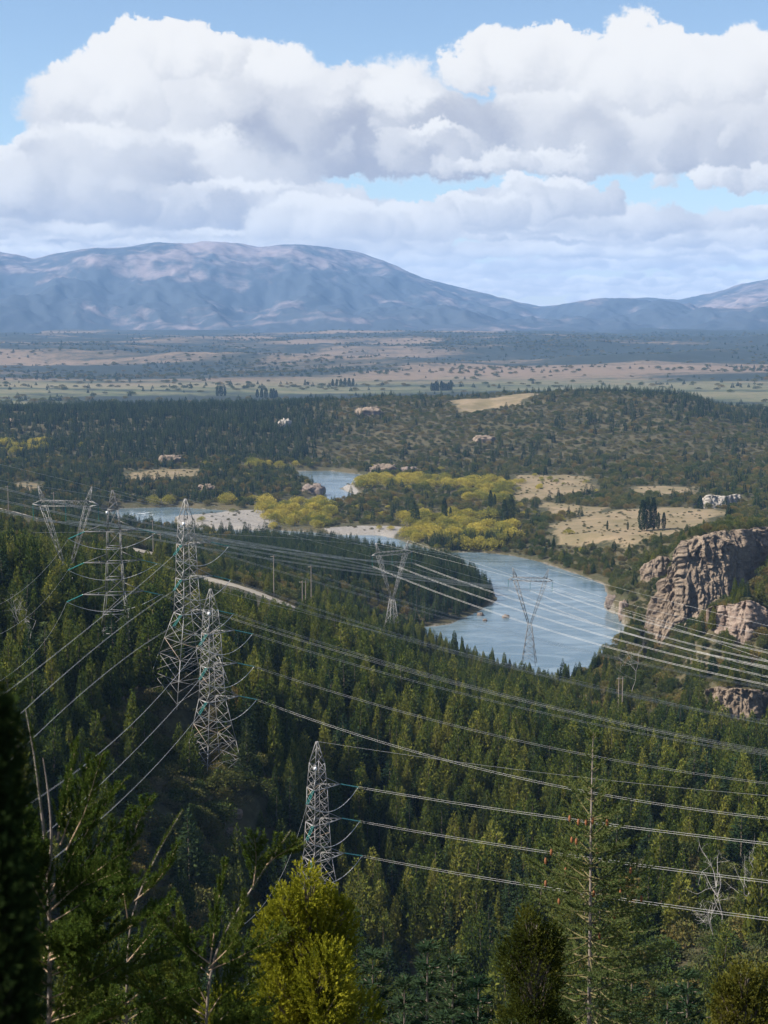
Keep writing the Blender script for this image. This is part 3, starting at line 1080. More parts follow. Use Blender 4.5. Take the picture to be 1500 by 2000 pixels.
def below_road(x, y):
    """greatest height of a plant at x, y that leaves the road behind it in view"""
    z = height(x, y)
    cap = np.full(x.shape, 99.0)
    r = np.asarray(y, float)
    cl = column(x, y)
    for pts in ROAD:
        a = np.array(pts, float)
        o = np.argsort(a[:, 0])
        row = np.interp(cl, a[o, 0], a[o, 1]) + 9
        dist = np.interp(cl, a[o, 0], a[o, 2])
        inside = (cl > a[:, 0].min() - 8) & (cl < a[:, 0].max() + 8) & (r < dist)
        ang = np.arctan((row - 1000) / FPX) + PITCH
        cap = np.where(inside, np.minimum(cap, EYE - r * np.tan(ang) - z), cap)
    return cap


def cells(r0, r1, spacing, azl=0.36, seed=0):
    """jittered points over a ring sector"""
    g = np.random.RandomState(seed)
    xs = np.arange(-r1 * math.sin(azl), r1 * math.sin(azl), spacing)
    ys = np.arange(r0 * 0.9, r1, spacing)
    X, Y = np.meshgrid(xs, ys)
    X = X.ravel() + g.uniform(-.5, .5, X.size) * spacing
    Y = Y.ravel() + g.uniform(-.5, .5, Y.size) * spacing
    r = np.hypot(X, Y)
    k = (r > r0) & (r < r1) & (np.abs(np.arctan2(X, Y)) < azl)
    return X[k], Y[k], g


PL = {k: [] for k in PROTO}    # kind -> list of arrays (x, y, height, width factor)


def plant(kind, x, y, h, w=1.0):
    PL[kind].append(np.stack([x, y, h, np.broadcast_to(w, x.shape)], 1))


def column(x, y):
    return 750 + FPX * x / y


def free(x, y):
    ok = np.ones(x.shape, bool)
    for q in CLIFF_ZONES:
        ok &= sdf_poly(x, y, q) > 1.0
    for (cx, cy_, cr) in CLEAR:
        ok &= np.hypot(x - cx, y - cy_) > cr
    return ok


WILLOW = [zpoly(p, 4) for p in (
    [(505, 985), (560, 978), (640, 985), (665, 1010), (620, 1032), (540, 1032), (505, 1005)],
    [(690, 935), (790, 930), (900, 938), (1000, 948), (1000, 965), (880, 955), (790, 948), (700, 955)],
    [(745, 1050), (800, 1030), (900, 1020), (1010, 1040), (1000, 1078), (900, 1086), (800, 1078), (755, 1070)],
    [(780, 1012), (900, 1005), (960, 1015), (900, 1030), (790, 1028)],
    [(235, 985), (345, 980), (345, 992), (240, 992)], [(905, 960), (1000, 965), (990, 985), (910, 980)], [(425, 978), (455, 978), (450, 992), (425, 992)],
    [(0, 895), (90, 890), (100, 905), (0, 910)], [(470, 915), (600, 912), (590, 922), (480, 922)])]


def plant_all():
    # the near slopes
    X, Y, g = cells(165, 830, 4.9, seed=1)
    px = column(X, Y); r = np.hypot(X, Y)
    u = g.rand(len(X)); n1 = fbm(X / 40, Y / 40, octaves=3); n2 = fbm(X / 16 + 9, Y / 16, octaves=2)
    sd = river_sd(X, Y)
    pts_ok = free(X, Y) & (sd > 4) & (near_road(X, Y) > 15)
    # open ground on the road's near side so that it shows
    for (a, b_, ya, yb) in ((380, 585, 620, 715), (255, 300, 740, 805), (-60, 70, 820, 905)):
        pts_ok &= ~((px > a) & (px < b_) & (r > ya) & (r < yb))
    brush = (1 - sstep(np.hypot((px - 350) / 190, (r - 285) / 75), 0.6, 1.15)) + 0.5 * n1
    right = sstep(px, 1120, 1260) * (1 - sstep(r, 300, 360)) + 0.6 * n1
    rfar = sstep(px, 1130, 1200) * sstep(r, 520, 600) * 0.75
    lfar = (1 - sstep(px, 560, 640)) * sstep(r, 600, 680) * 0.7
    pb = np.clip(np.maximum.reduce([brush, right * 0.8, rfar, lfar, 0.09 + 0.55 * n1]), 0, 0.92)
    conif = pts_ok & (u > pb) & (n2 > -0.26)
    hh = (11.5 + 6.5 * g.rand(len(X)) + 10 * n1) * (0.72 + 0.5 * g.rand(len(X)))
    hh *= np.where(g.rand(len(X)) < 0.2, 0.55, 1.0)
    hh *= 1 - 0.3 * sstep(r, 560, 700)
    cap_t = below_road(X, Y)                 # the gravel road stays in sight over the tree tops
    hh = np.minimum(hh, cap_t)
    conif &= hh > 2.0
    pts_ok &= cap_t > 1.5
    plant('cypress', X[conif], Y[conif], hh[conif].clip(2.0, 24), g.uniform(0.68, 1.15, conif.sum()))
    br = pts_ok & (u <= pb)
    big = br & (g.rand(len(X)) < 0.5)
    plant('broad', X[big], Y[big], np.minimum(g.uniform(3.2, 7.0, big.sum()), cap_t[big]), g.uniform(.9, 1.3, big.sum()))
    sm = br & ~big
    plant('scrub', X[sm], Y[sm], np.minimum(g.uniform(1.6, 3.4, sm.sum()), cap_t[sm]), 1.2)
    # the rust coloured brush round the pylon feet
    Xb, Yb, gb = cells(225, 356, 2.5, 0.24, seed=8)
    pb2 = column(Xb, Yb); rb2 = np.hypot(Xb, Yb)
    kb = (np.hypot((pb2 - 350) / 200, (rb2 - 290) / 66) + 0.5 * fbm(Xb / 14, Yb / 14) < 0.95) & (gb.rand(len(Xb)) < 0.8)
    q_ = gb.rand(len(Xb))
    k = kb & (q_ < 0.4); plant('broad', Xb[k], Yb[k], gb.uniform(2.2, 4.8, k.sum()), 1.2)
    k = kb & (q_ >= 0.4); plant('scrub', Xb[k], Yb[k], gb.uniform(1.0, 2.4, k.sum()), 1.3)
    # undergrowth between the trees
    k = pts_ok & (g.rand(len(X)) < 0.35)
    plant('scrub', X[k] + 2, Y[k] + 1.5, np.minimum(g.uniform(1.2, 2.6, k.sum()), cap_t[k]), 1.3)
    # the plantation on the wooded point and the far bank of the ridge
    X, Y, g = cells(800, 1180, 5.0, seed=2)
    px = column(X, Y); r = np.hypot(X, Y); sd = river_sd(X, Y)
    n1 = fbm(X / 60, Y / 60, octaves=3)
    ok = (sd > 3) & free(X, Y) & (near_road(X, Y) > 16) & ~((px < 70) & (r < 905))
    pen = ok & (px > 440) & (px < 985) & (g.rand(len(X)) < 0.92)
    k = pen & ((r > 905) | (px > 800)) & (n1 > -0.36)
    plant('pine', X[k], Y[k], g.uniform(8, 13.5, k.sum()), 1.0)
    k = pen & ~((r > 905) | (px > 800))
    q = g.rand(len(X)) < 0.45
    plant('pine', X[k & q], Y[k & q], g.uniform(6, 11, (k & q).sum()), 1.0)
    plant('broad', X[k & ~q], Y[k & ~q], g.uniform(3, 6, (k & ~q).sum()), 1.1)
    lef = ok & (px <= 440)
    q = g.rand(len(X))
    k = lef & (q < 0.35); plant('pine', X[k], Y[k], g.uniform(6, 12, k.sum()), 1.0)
    k = lef & (q > 0.35) & (q < 0.75); plant('broad', X[k], Y[k], g.uniform(3.5, 7.5, k.sum()), 1.15)
    k = lef & (q > 0.75); plant('scrub', X[k], Y[k], g.uniform(2, 3.5, k.sum()), 1.2)
    # bank below the pasture and round the cliff
    dd = np.full(X.shape, 1e6)
    for p in DRY:
        dd = np.minimum(dd, sdf_poly(X, Y, p))
    rb = ok & (px >= 985) & (dd > 2)
    q = g.rand(len(X))
    k = rb & (q < 0.16); plant('cypress', X[k], Y[k], g.uniform(4, 10, k.sum()), 1.1)
    k = rb & (q > 0.16) & (q < 0.62); plant('broad', X[k], Y[k], g.uniform(3, 6.5, k.sum()), 1.1)
    k = rb & (q > 0.62); plant('scrub', X[k], Y[k], g.uniform(1.6, 3.5, k.sum()), 1.2)
    k = (dd < 2) & ok & (g.rand(len(X)) < 0.20)
    plant('scrub', X[k], Y[k], g.uniform(0.7, 1.7, k.sum()), 1.5)
    # flood plain
    X, Y, g = cells(1180, 1820, 8.0, seed=3)
    px = column(X, Y); r = np.hypot(X, Y); sd = river_sd(X, Y)
    n1 = fbm(X / 120, Y / 120, octaves=3)
    dd = np.full(X.shape, 1e6)
    for p in DRY + GRAVEL:
        dd = np.minimum(dd, sdf_poly(X, Y, p))
    ww = np.full(X.shape, 1e6)
    for p in WILLOW:
        ww = np.minimum(ww, sdf_poly(X, Y, p))
    ok = (sd > 5) & free(X, Y) & (dd > 3) & (ww > 2)
    q = g.rand(len(X))
    lw = 1 - sstep(px, 480, 620)
    k = ok & (q < 0.10 + 0.34 * lw + 0.3 * n1); plant('pine', X[k], Y[k], g.uniform(7, 15, k.sum()), 1.05)
    k2 = ok & ~k & (q < 0.62 + 0.25 * lw); plant('broad', X[k2], Y[k2], g.uniform(3, 7.5, k2.sum()), 1.2)
    k3 = ok & ~k & ~k2; plant('scrub', X[k3], Y[k3], g.uniform(1.5, 3.5, k3.sum()), 1.3)
    k = (dd < 3) & (sd > 5) & (g.rand(len(X)) < 0.34); plant('scrub', X[k], Y[k], g.uniform(0.8, 2.0, k.sum()), 1.5)
    # willows along the water
    X, Y, g = cells(1000, 2000, 11.5, seed=4)
    ww = np.full(X.shape, 1e6)
    for p in WILLOW:
        ww = np.minimum(ww, sdf_poly(X, Y, p))
    k = (ww < 0) & (river_sd(X, Y) > 2) & (g.rand(len(X)) < 0.9)
    plant('willow', X[k], Y[k], g.uniform(4.5, 12, k.sum()), g.uniform(0.9, 1.15, k.sum()))
    k = (ww > 0) & (ww < 90) & (river_sd(X, Y) > 4) & (g.rand(len(X)) < 0.07)
    plant('willow', X[k], Y[k], g.uniform(3, 6, k.sum()), 1.2)
    # the wooded hills
    X, Y, g = cells(1820, 2950, 10.0, seed=5)
    px = column(X, Y); r = np.hypot(X, Y); sd = river_sd(X, Y)
    n1 = fbm(X / 230, Y / 230, octaves=4); n2 = fbm(X / 60, Y / 60, octaves=2)
    dd = np.full(X.shape, 1e6)
    for p in DRY:
        dd = np.minimum(dd, sdf_poly(X, Y, p))
    ok = (sd > 6) & (dd > 4) & (n2 > -0.42)
    q = g.rand(len(X))
    dark = np.clip(0.85 * (1 - sstep(px, 560, 680)) + 1.6 * n1 + 0.10 + 0.25 * sstep(px, 1080, 1300) * sstep(r, 2150, 2300), 0.03, 0.9)
    k = ok & (q < dark); plant('pine', X[k], Y[k], g.uniform(8, 17, k.sum()), 1.05)
    k2 = ok & ~k & (g.rand(len(X)) < 0.30); plant('broad', X[k2], Y[k2], g.uniform(3.5, 7, k2.sum()), 1.3)
    k3 = ok & ~k & ~k2; plant('scrub', X[k3], Y[k3], g.uniform(2, 4.4, k3.sum()), 1.7)
    # the plain beyond
    X, Y, g = cells(2950, 9300, 27.0, 0.33, seed=6)
    n1 = fbm(X / 1300 + 3, Y / 650, octaves=4); n2 = fbm(X / 220, Y / 160, octaves=3)
    r = np.hypot(X, Y)
    dens = np.clip(0.16 + 2.2 * n1 + 1.3 * n2, 0.03, 0.9)
    k = g.rand(len(X)) < dens * np.clip(5200 / r, 0.45, 1)
    q = g.rand(len(X))
    a_ = k & (q < 0.35); plant('pine', X[a_], Y[a_], g.uniform(7, 16, a_.sum()), 1.5)
    a_ = k & (q >= 0.35) & (q < 0.7); plant('broad', X[a_], Y[a_], g.uniform(5, 10, a_.sum()), 2.0)
    a_ = k & (q >= 0.7); plant('scrub', X[a_], Y[a_], g.uniform(4, 7, a_.sum()), 2.4)
    # poplars
    pop = [(808, 1005, 1290, 22), (816, 1008, 1285, 15), (868, 1003, 1300, 23), (880, 1000, 1310, 12), (985, 1020, 1240, 25), (998, 1022, 1240, 29), (958, 990, 1380, 18), (966, 992, 1375, 15), (1254, 1038, 1140, 26), (1263, 1038, 1142, 28), (1275, 1038, 1145, 27), (1285, 1036, 1150, 14),
           (1296, 1035, 1150, 14), (1367, 994, 1320, 27), (1186, 1035, 1160, 8), (1226, 1037, 1150, 7)]
    for (a, b_, Yd, h) in pop:
        p = at_y(a, b_, Yd)
        plant('poplar', np.array([p[0]]), np.array([p[1]]), np.array([float(h)]), 1.0)
    for (a0, a1, Yd, nn) in ((503, 520, 3500, 3), (530, 540, 3450, 3), (843, 855, 3700, 4), (862, 880, 3700, 5), (650, 690, 4000, 6), (425, 440, 3600, 3)):
        for k in range(nn):
            x = np.array([(a0 + (a1 - a0) * k / max(1, nn - 1) - 750) / FPX * Yd])
            plant('poplar', x, np.array([Yd + 0.0]), np.array([rs.uniform(20, 28)]), 1.5)


def place_cull():
    """all plants in one list, how much of each the view shows"""
    kinds = list(PROTO)
    rows = []
    for ki, kname in enumerate(kinds):
        if PL[kname]:
            a = np.concatenate(PL[kname])
            rows.append(np.concatenate([a, np.full((len(a), 1), ki)], 1))
    A = np.concatenate(rows)
    z = height(A[:, 0], A[:, 1])
    order = np.argsort(A[:, 1])
    A, z = A[order], z[order]
    base = np.stack([A[:, 0], A[:, 1], z], 1)
    top = base + np.stack([0 * z, 0 * z, A[:, 2]], 1)
    bx, by, dep = proj(base)
    tx, ty, _ = proj(top)
    hw = np.array([.16, .2, .55, .45, .6, .10])[A[:, 4].astype(int)] * A[:, 2] * A[:, 3] / dep * FPX
    S = 3.0
    mask = np.zeros((668, 500), bool)
    vis = np.zeros(len(A))
    x0 = np.clip(((bx - hw) / S).astype(int), 0, 500); x1 = np.clip(((bx + hw) / S).astype(int) + 1, 0, 500)
    y0 = np.clip((ty / S).astype(int), 0, 668); y1 = np.clip((by / S).astype(int) + 1, 0, 668)
    for i in range(len(A)):
        if x1[i] > x0[i] and y1[i] > y0[i]:
            m = mask[y0[i]:y1[i], x0[i]:x1[i]]
            vis[i] = m.size - m.sum()
            m[:] = True
    return kinds, A, z, vis, bx, ty


INST_NODES = {}


def scatter(name, idx, A, z, kind, src, label):
    """the rest of one kind as a single mass"""
    g = np.random.RandomState(len(idx))
    n = len(idx)
    me = bpy.data.meshes.new(name)
    me.vertices.add(n)
    me.vertices.foreach_set('co', np.stack([A[idx, 0], A[idx, 1], z[idx] - 0.15], 1).astype(np.float32).ravel())
    h, w = A[idx, 2], A[idx, 3]
    for an, data in (('scl', np.stack([h * w, h * w, h], 1)), ('rot', np.stack([g.normal(0, .03, n), g.normal(0, .03, n), g.uniform(0, 6.283, n)], 1))):
        a = me.attributes.new(an, 'FLOAT_VECTOR', 'POINT')
        a.data.foreach_set('vector', data.astype(np.float32).ravel())
    a = me.attributes.new('vi', 'INT', 'POINT')
    p = np.array(src['p']); p = p / p.sum()
    a.data.foreach_set('value', g.choice(len(src['objs']), n, p=p).astype(np.int32))
    o = obj(name, me, kind='stuff', label=label)
    ng = bpy.data.node_groups.new(name + '_plants', 'GeometryNodeTree')
    ng.interface.new_socket('Geometry', in_out='INPUT', socket_type='NodeSocketGeometry')
    ng.interface.new_socket('Geometry', in_out='OUTPUT', socket_type='NodeSocketGeometry')
    nn, lk = ng.nodes, ng.links
    gi, go = nn.new('NodeGroupInput'), nn.new('NodeGroupOutput')
    jn = nn.new('GeometryNodeJoinGeometry')

    def named(nm, typ):
        q = nn.new('GeometryNodeInputNamedAttribute')
        q.data_type = typ
        q.inputs[0].default_value = nm
        return q.outputs[0]
    sS, sR, sV = named('scl', 'FLOAT_VECTOR'), named('rot', 'FLOAT_VECTOR'), named('vi', 'INT')
    for k, obs in enumerate(src['objs']):
        cmp_ = nn.new('FunctionNodeCompare')
        cmp_.data_type = 'INT'
        cmp_.operation = 'EQUAL'
        ins = [s for s in cmp_.inputs if s.type == 'INT']
        lk.new(sV, ins[0]); ins[1].default_value = k
        jj = nn.new('GeometryNodeJoinGeometry')
        for ob in obs:
            oi = nn.new('GeometryNodeObjectInfo')
            oi.transform_space = 'ORIGINAL'
            oi.inputs[0].default_value = ob
            oi.inputs['As Instance'].default_value = False
            lk.new(oi.outputs['Geometry'], jj.inputs[0])
        ip = nn.new('GeometryNodeInstanceOnPoints')
        lk.new(gi.outputs[0], ip.inputs['Points'])
        lk.new(cmp_.outputs[0], ip.inputs['Selection'])
        lk.new(jj.outputs[0], ip.inputs['Instance'])
        lk.new(sR, ip.inputs['Rotation'])
        lk.new(sS, ip.inputs['Scale'])
        lk.new(ip.outputs[0], jn.inputs[0])
    lk.new(jn.outputs[0], go.inputs[0])
    md = o.modifiers.new('plants', 'NODES')
    md.node_group = ng
    return o

# ================================================================== rocks
def rock_mat(name, c0, c1, c2, sc=0.25):
    m, t, out = newmat(name)
    P = geo_pos(t)
    n1 = noise(t, vmath(t, 'MULTIPLY', P, (1, 1, 0.35)), sc, 8, 0.65, 0.5)
    n2 = noise(t, P, sc * 6, 6, 0.65)
    col = mixc(t, n1.step(0.36, 0.62), c0, c1)
    col = mixc(t, (n2 + (n1 - 0.5) * 0.4).step(0.52, 0.72), col, c2)
    b = t.nodes.new('ShaderNodeBsdfPrincipled')
    t.links.new(col.s, b.inputs['Base Color'])
    b.inputs['Roughness'].default_value = 0.93
    b.inputs['Specular IOR Level'].default_value = 0.15
    t.links.new(bump(t, n2, 0.9, 0.8).s, b.inputs['Normal'])
    t.links.new(b.outputs[0], out.inputs[0])
    return m


M_CLIFF = rock_mat('cliff_rock', (0.155, 0.118, 0.088), (0.255, 0.198, 0.145), (0.070, 0.056, 0.045))
M_PINK = rock_mat('pink_rock', (0.215, 0.155, 0.122), (0.32, 0.25, 0.20), (0.11, 0.08, 0.065), 0.4)
M_WHITE = rock_mat('pale_rock', (0.30, 0.265, 0.225), (0.40, 0.36, 0.31), (0.18, 0.16, 0.135), 0.3)
M_DARKROCK = rock_mat('river_rock', (0.16, 0.125, 0.105), (0.25, 0.20, 0.165), (0.09, 0.075, 0.065), 0.5)


def fracture(x, y, z, s, tall=4.2, tilt=1.2):
    """jointed rock: flat tilted facets cell by cell"""
    cx = x / s + 0.35 * perlin(x / s * .7, y / s * .7, z / (s * 5)); cy_ = y / s + 0.35 * perlin(x / s * .7 + 9, y / s * .7, z / (s * 5)); cz = z / (s * tall) + 0.25 * perlin(x / s, y / s, z / s)
    best = np.full(np.shape(x), 9.0); val = np.zeros(np.shape(x))
    ix, iy, iz = np.floor(cx).astype(int), np.floor(cy_).astype(int), np.floor(cz).astype(int)
    for a in (-1, 0, 1):
        for b_ in (-1, 0, 1):
            for c in (-1, 0, 1):
                h = _PERM[_PERM[_PERM[(ix + a) & 255] + ((iy + b_) & 255)] + ((iz + c) & 255)]
                G = _G3[h]
                ex, ey, ez = ix + a + G[..., 0] * 0.4 + 0.5 - cx, iy + b_ + G[..., 1] * 0.4 + 0.5 - cy_, iz + c + G[..., 2] * 0.4 + 0.5 - cz
                d = np.maximum(np.maximum(np.abs(ex + 0.3 * ey), np.abs(ey - 0.3 * ex)), np.abs(ez) * 0.9) + 0.25 * np.hypot(ex, ey)
                G2 = _G3[(h + 91) & 255]
                f_ = (h / 255.0 - 0.5) + tilt * (G2[..., 0] * ex + G2[..., 1] * ey + 0.5 * G2[..., 2] * ez)
                nb = d < best
                val = np.where(nb, f_, val)
                best = np.where(nb, d, best)
    return val


def cliff(name, label, rows, mat, amp, bs, nu=190, nv=90, back=16.0):
    Bp = np.array([at_y(*b_) for b_, t_ in rows]); Tp = np.array([at_y(*t_) for b_, t_ in rows])
    u = np.linspace(0, len(rows) - 1, nu)
    iv = lambda A: np.stack([np.interp(u, range(len(rows)), A[:, k]) for k in range(3)], 1)
    Bu, Tu = iv(Bp), iv(Tp)
    e_ = np.minimum(1, np.arange(nu) / (0.09 * nu)) ** 0.6
    if rows[-1][0][0] < 1550:
        e_ = e_ * np.minimum(1, np.arange(nu)[::-1] / (0.09 * nu)) ** 0.6
    Tu = Bu + (Tu - Bu) * (0.12 + 0.88 * e_)[:, None]
    Bu[:, 2] -= 4
    v = np.linspace(0, 1, nv)
    lean = v ** 0.8
    S = Bu[:, None] * (1 - v)[None, :, None] + Tu[:, None] * v[None, :, None]
    S[..., :2] = Bu[:, None, :2] + (Tu - Bu)[:, None, :2] * (lean * 0.6 + 0.4 * v ** 3)[None, :, None]
    tg = np.gradient(Bu[:, :2], axis=0)
    nrm = unit(np.stack([tg[:, 1], -tg[:, 0]], 1))
    val = fracture(S[..., 0], S[..., 1], S[..., 2], bs)
    val2 = fracture(S[..., 0] + 40, S[..., 1], S[..., 2], bs * 0.42)
    val3 = fracture(S[..., 0] + 80, S[..., 1], S[..., 2], bs * 0.17, 1.6)
    big = fbm(S[..., 0] / 22, S[..., 1] / 22, S[..., 2] / 120, octaves=4, ridge=True)
    fin = fbm(S[..., 0] / 2.5, S[..., 1] / 2.5, S[..., 2] / 5, octaves=3)
    stri = fbm(S[..., 0] / 4.5, S[..., 1] / 4.5, S[..., 2] / 60, octaves=4, gain=0.6, ridge=True)
    fin2 = fbm(S[..., 0] / 1.3, S[..., 1] / 1.3, S[..., 2] / 2, octaves=2, ridge=True)
    ledge = fbm(S[..., 0] / 40, S[..., 1] / 40, S[..., 2] / 5.5, octaves=3)
    D = amp * (big * 1.8 + val * 0.9 + val2 * 0.45 + val3 * 0.16 + stri * 1.25 + ledge * 0.15)
    D *= np.minimum(1, (1 - np.abs(2 * np.linspace(0, 1, nu) - 1)) * 8)[:, None] * 0.9 + 0.1
    S[..., 0] += nrm[:, None, 0] * D
    S[..., 1] += nrm[:, None, 1] * D
    S[:, :, 2] += sstep(v, .6, 1)[None] * amp * 0.7 * fbm(S[..., 0] / 7, S[..., 1] / 7, octaves=3)
    cap = []
    for k in (0.12, 0.35, 0.7, 1.0):
        c = S[:, -1].copy()
        c[:, :2] -= nrm * back * k
        c[:, 2] -= back * (0.02 + 0.35 * k * k)
        c[:, 2] += fbm(c[:, 0] / 5, c[:, 1] / 5) * 1.2
        cap.append(c)
    c = cap[-1].copy(); c[:, 2] = np.minimum(c[:, 2], height(c[:, 0], c[:, 1])) - 1.5; cap.append(c)
    S[:, 0, 2] = np.minimum(S[:, 0, 2], height(S[:, 0, 0], S[:, 0, 1]) - 1.0)
    S = np.concatenate([S] + [c[:, None] for c in cap], 1)
    me = mesh_np(name, S, grid_faces(S.shape[0], S.shape[1]), mat, smooth=False)
    return obj(name, me, label=label, cat='cliff')


for (lab, rows, mn, ar) in CLIFFS:
    cliff('cliff', lab, rows, {'M_CLIFF': M_CLIFF, 'M_PINK': M_PINK, 'M_WHITE': M_WHITE}[mn], *ar)


def hit(px, py, r0=60, r1=6000):
    """where the line of sight meets the ground"""
    d = ray(px, py)
    s = np.geomspace(r0, r1, 900) / d[1]
    P = d[None] * s[:, None] + np.array((0, 0, EYE))
    k = np.where(P[:, 2] < height(P[:, 0], P[:, 1]))[0]
    i = k[0] if len(k) else len(s) - 1
    return P[i]


def rock(label, px, py, wpx, hpx, Y, mat, seed, sharp=0.35, name='rock_outcrop', cat='rock'):
    p = hit(px, py) if not Y or name == 'rock_outcrop' else at_y(px, py, Y)
    k = p[1] / FPX
    w, h = wpx * k / 2, hpx * k * 1.0
    th, ph = np.meshgrid(np.linspace(0.02, math.pi - 0.02, 30), np.linspace(0, 2 * math.pi, 49), indexing='ij')
    sp = lambda v_, e: np.sign(v_) * np.abs(v_) ** e
    S = np.stack([sp(np.sin(th), .7) * sp(np.cos(ph), .7), sp(np.sin(th), .7) * sp(np.sin(ph), .7) * 0.8, sp(np.cos(th), .7)], -1)
    S = S * np.array((w, w, h))
    val = fracture(S[..., 0] + seed * 31, S[..., 1], S[..., 2], max(w, h) * sharp, 1.3)
    n_ = fbm(S[..., 0] / w * 1.5 + seed, S[..., 1] / w * 1.5, S[..., 2] / h * 1.2, octaves=5)
    f = 1 + 0.45 * n_ + 0.26 * val
    S = S * f[..., None]
    o = obj(name, mesh_np(name, S, grid_faces(*th.shape), mat), label=label, cat=cat, group='rock outcrops in the valley')
    o.location = (p[0], p[1], zat(p[0], p[1]))
    CLEAR.append((p[0], p[1], w * 0.8))
    return o


rock('brown rock slab on the flank of the right hill', 945, 862, 40, 9, None, M_CLIFF, 1)
rock('tan rock face on the top of the middle hill', 722, 812, 46, 14, None, M_CLIFF, 2)
rock('pale leaning rock on the hill above the far pool', 556, 836, 24, 16, None, M_WHITE, 3)
rock('wide broken rock ledge by the far pool shore', 750, 922, 54, 13, 1745, M_CLIFF, 4)
rock('dark rock ledge at the end of the far pool', 800, 922, 40, 9, 1750, M_DARKROCK, 5)
rock('brown boulder heap on the left dark hill', 335, 906, 46, 15, None, M_CLIFF, 6)
rock('brown rock patch behind the willow bank', 405, 957, 34, 10, None, M_CLIFF, 7)
rock('grey boulder heap in the trees at the far left', 22, 826, 30, 8, None, M_CLIFF, 8)
rock('rocky point at the corner of the far pool', 612, 962, 44, 14, 1520, M_DARKROCK, 9)
rock('slim upright rock spire in the dark left forest', 37, 1318, 13, 36, 250, M_PINK, 10)
rock('pale scree rock in the dark hollow near the pylon', 452, 1648, 26, 16, 246, M_PINK, 11)
rock('pale boulder under the trees of the dark hollow', 462, 1608, 24, 10, 250, M_PINK, 12)
rock('grey rock half hidden by the fir branches', 232, 1630, 26, 14, 245, M_DARKROCK, 13)
rock('pale rock above the conifers beside the upper jumper loop', 489, 1330, 12, 22, 330, M_WHITE, 14)
rock('tan road cut rock in the forest behind the fir top', 1150, 1372, 34, 14, 560, M_PINK, 15)
rock('yellowish bare rock below the columnar bluff', 1415, 1424, 30, 14, 540, M_PINK, 16)
rock('dark boulder at the cliff foot by the water', 1194, 1190, 22, 13, 925, M_DARKROCK, 17)
rock('brown boulder on the right river bank', 1217, 1206, 18, 22, 890, M_PINK, 18)
for lab, px, py, w, h in (('small dark boulder standing in the river beside the delta pylon', 988, 1206, 13, 5), ('tiny boulder in the river off the wooded point', 947, 1213, 8, 4),
                          ('low brown rock at the tip of the wooded point', 938, 1202, 12, 5)):
    p = at_z(px, py, 0)
    o = rock(lab, px, py, w, h, p[1], M_DARKROCK, px % 7, name='river_boulder', cat='boulder')
    o.location.z = 0.1

# ================================================================== pylons
M_STEEL = plain_mat('galvanised_steel', (0.34, 0.327, 0.31), (0.19, 0.183, 0.173), 0.6, 0.5, 0.25)
M_RUST = plain_mat('rusty_steel', (0.50, 0.40, 0.31), (0.40, 0.30, 0.22), 0.8, 0.6, 0.1)
M_DARKSTEEL = plain_mat('silhouette_steel', (0.20, 0.195, 0.19), (0.13, 0.125, 0.12), 0.6, 0.6, 0.2)  # darker copy of the steel; silhouette shade put into the colour
M_TEAL = plain_mat('teal_glass', (0.02, 0.13, 0.115), (0.03, 0.19, 0.165), 3.0, 0.2, 0.0, spec=0.6)
M_ALU = plain_mat('aluminium_wire', (0.60, 0.58, 0.55), (0.46, 0.45, 0.43), 0.2, 0.45, 0.2)
M_WOOD = plain_mat('pole_wood', (0.30, 0.245, 0.20), (0.18, 0.15, 0.125), 3.0, 0.9, 0, 0, (4, 4, 0.5))
M_WHITEPAINT = plain_mat('white_paint', (0.8, 0.8, 0.8), (0.7, 0.7, 0.7), 3.0, 0.5)


def bars(lst):
    """steel angles as slim four sided bars: (p, q, thickness)"""
    p = np.array([b_[0] for b_ in lst], float); q = np.array([b_[1] for b_ in lst], float)
    th = np.array([b_[2] for b_ in lst], float)[:, None] / 2
    d = unit(q - p)
    ref = np.where(np.abs(d[:, 2:3]) > 0.95, np.array([[1.0, 0, 0]]), np.array([[0, 0, 1.0]]))
    a = unit(np.cross(d, ref)) * th; b2 = np.cross(d, unit(a)) * th
    ring = [a + b2, a - b2, -a - b2, -a + b2]
    V = np.stack([p + r_ for r_ in ring] + [q + r_ for r_ in ring], 1)
    f = np.array([(0, 1, 5, 4), (1, 2, 6, 5), (2, 3, 7, 6), (3, 0, 4, 7), (0, 3, 2, 1), (4, 5, 6, 7)])
    F = (np.arange(len(p))[:, None, None] * 8 + f[None]).reshape(-1, 4)
    return V.reshape(-1, 3), F


def part(name, parent, lst, mat):
    V, F = bars(lst)
    return obj(name, mesh_np(name, V, F, mat), parent)


def strings(parent, p, q, gap=0.4, r=0.10, n=2):
    """glass insulator string(s) from the arm to the conductor, parent's coordinates"""
    p, q = np.asarray(p, float), np.asarray(q, float)
    d = unit(q - p)
    side = unit(np.cross(d, np.array((0, 0, 1.0)))) if abs(d[2]) < 0.9 else np.array((1.0, 0, 0))
    for s in ((-.5, .5) if n == 2 else (0,)):
        k = 25
        path = p + (q - p) * np.linspace(0, 1, k)[:, None] + side * gap * s
        rad = np.where(np.arange(k) % 2 == 0, r * 1.35, r * 0.6)
        V, F = tube(path, rad, 6)
        obj('insulator_string', mesh_np('insulator_string', V, F, M_TEAL), parent)


def loop(parent, p, q, drop, r=0.07):
    t_ = np.linspace(0, 1, 14)
    p, q = np.asarray(p, float), np.asarray(q, float)
    path = p + (q - p) * t_[:, None]
    path[:, 2] -= 4 * drop * t_ * (1 - t_)
    V, F = tube(path, r, 5)
    obj('jumper_cable', mesh_np('jumper_cable', V, F, M_ALU, smooth=True), parent)


def prof(pr, z):
    pr = np.array(pr, float)
    return float(np.interp(z, pr[:, 0], pr[:, 1]))


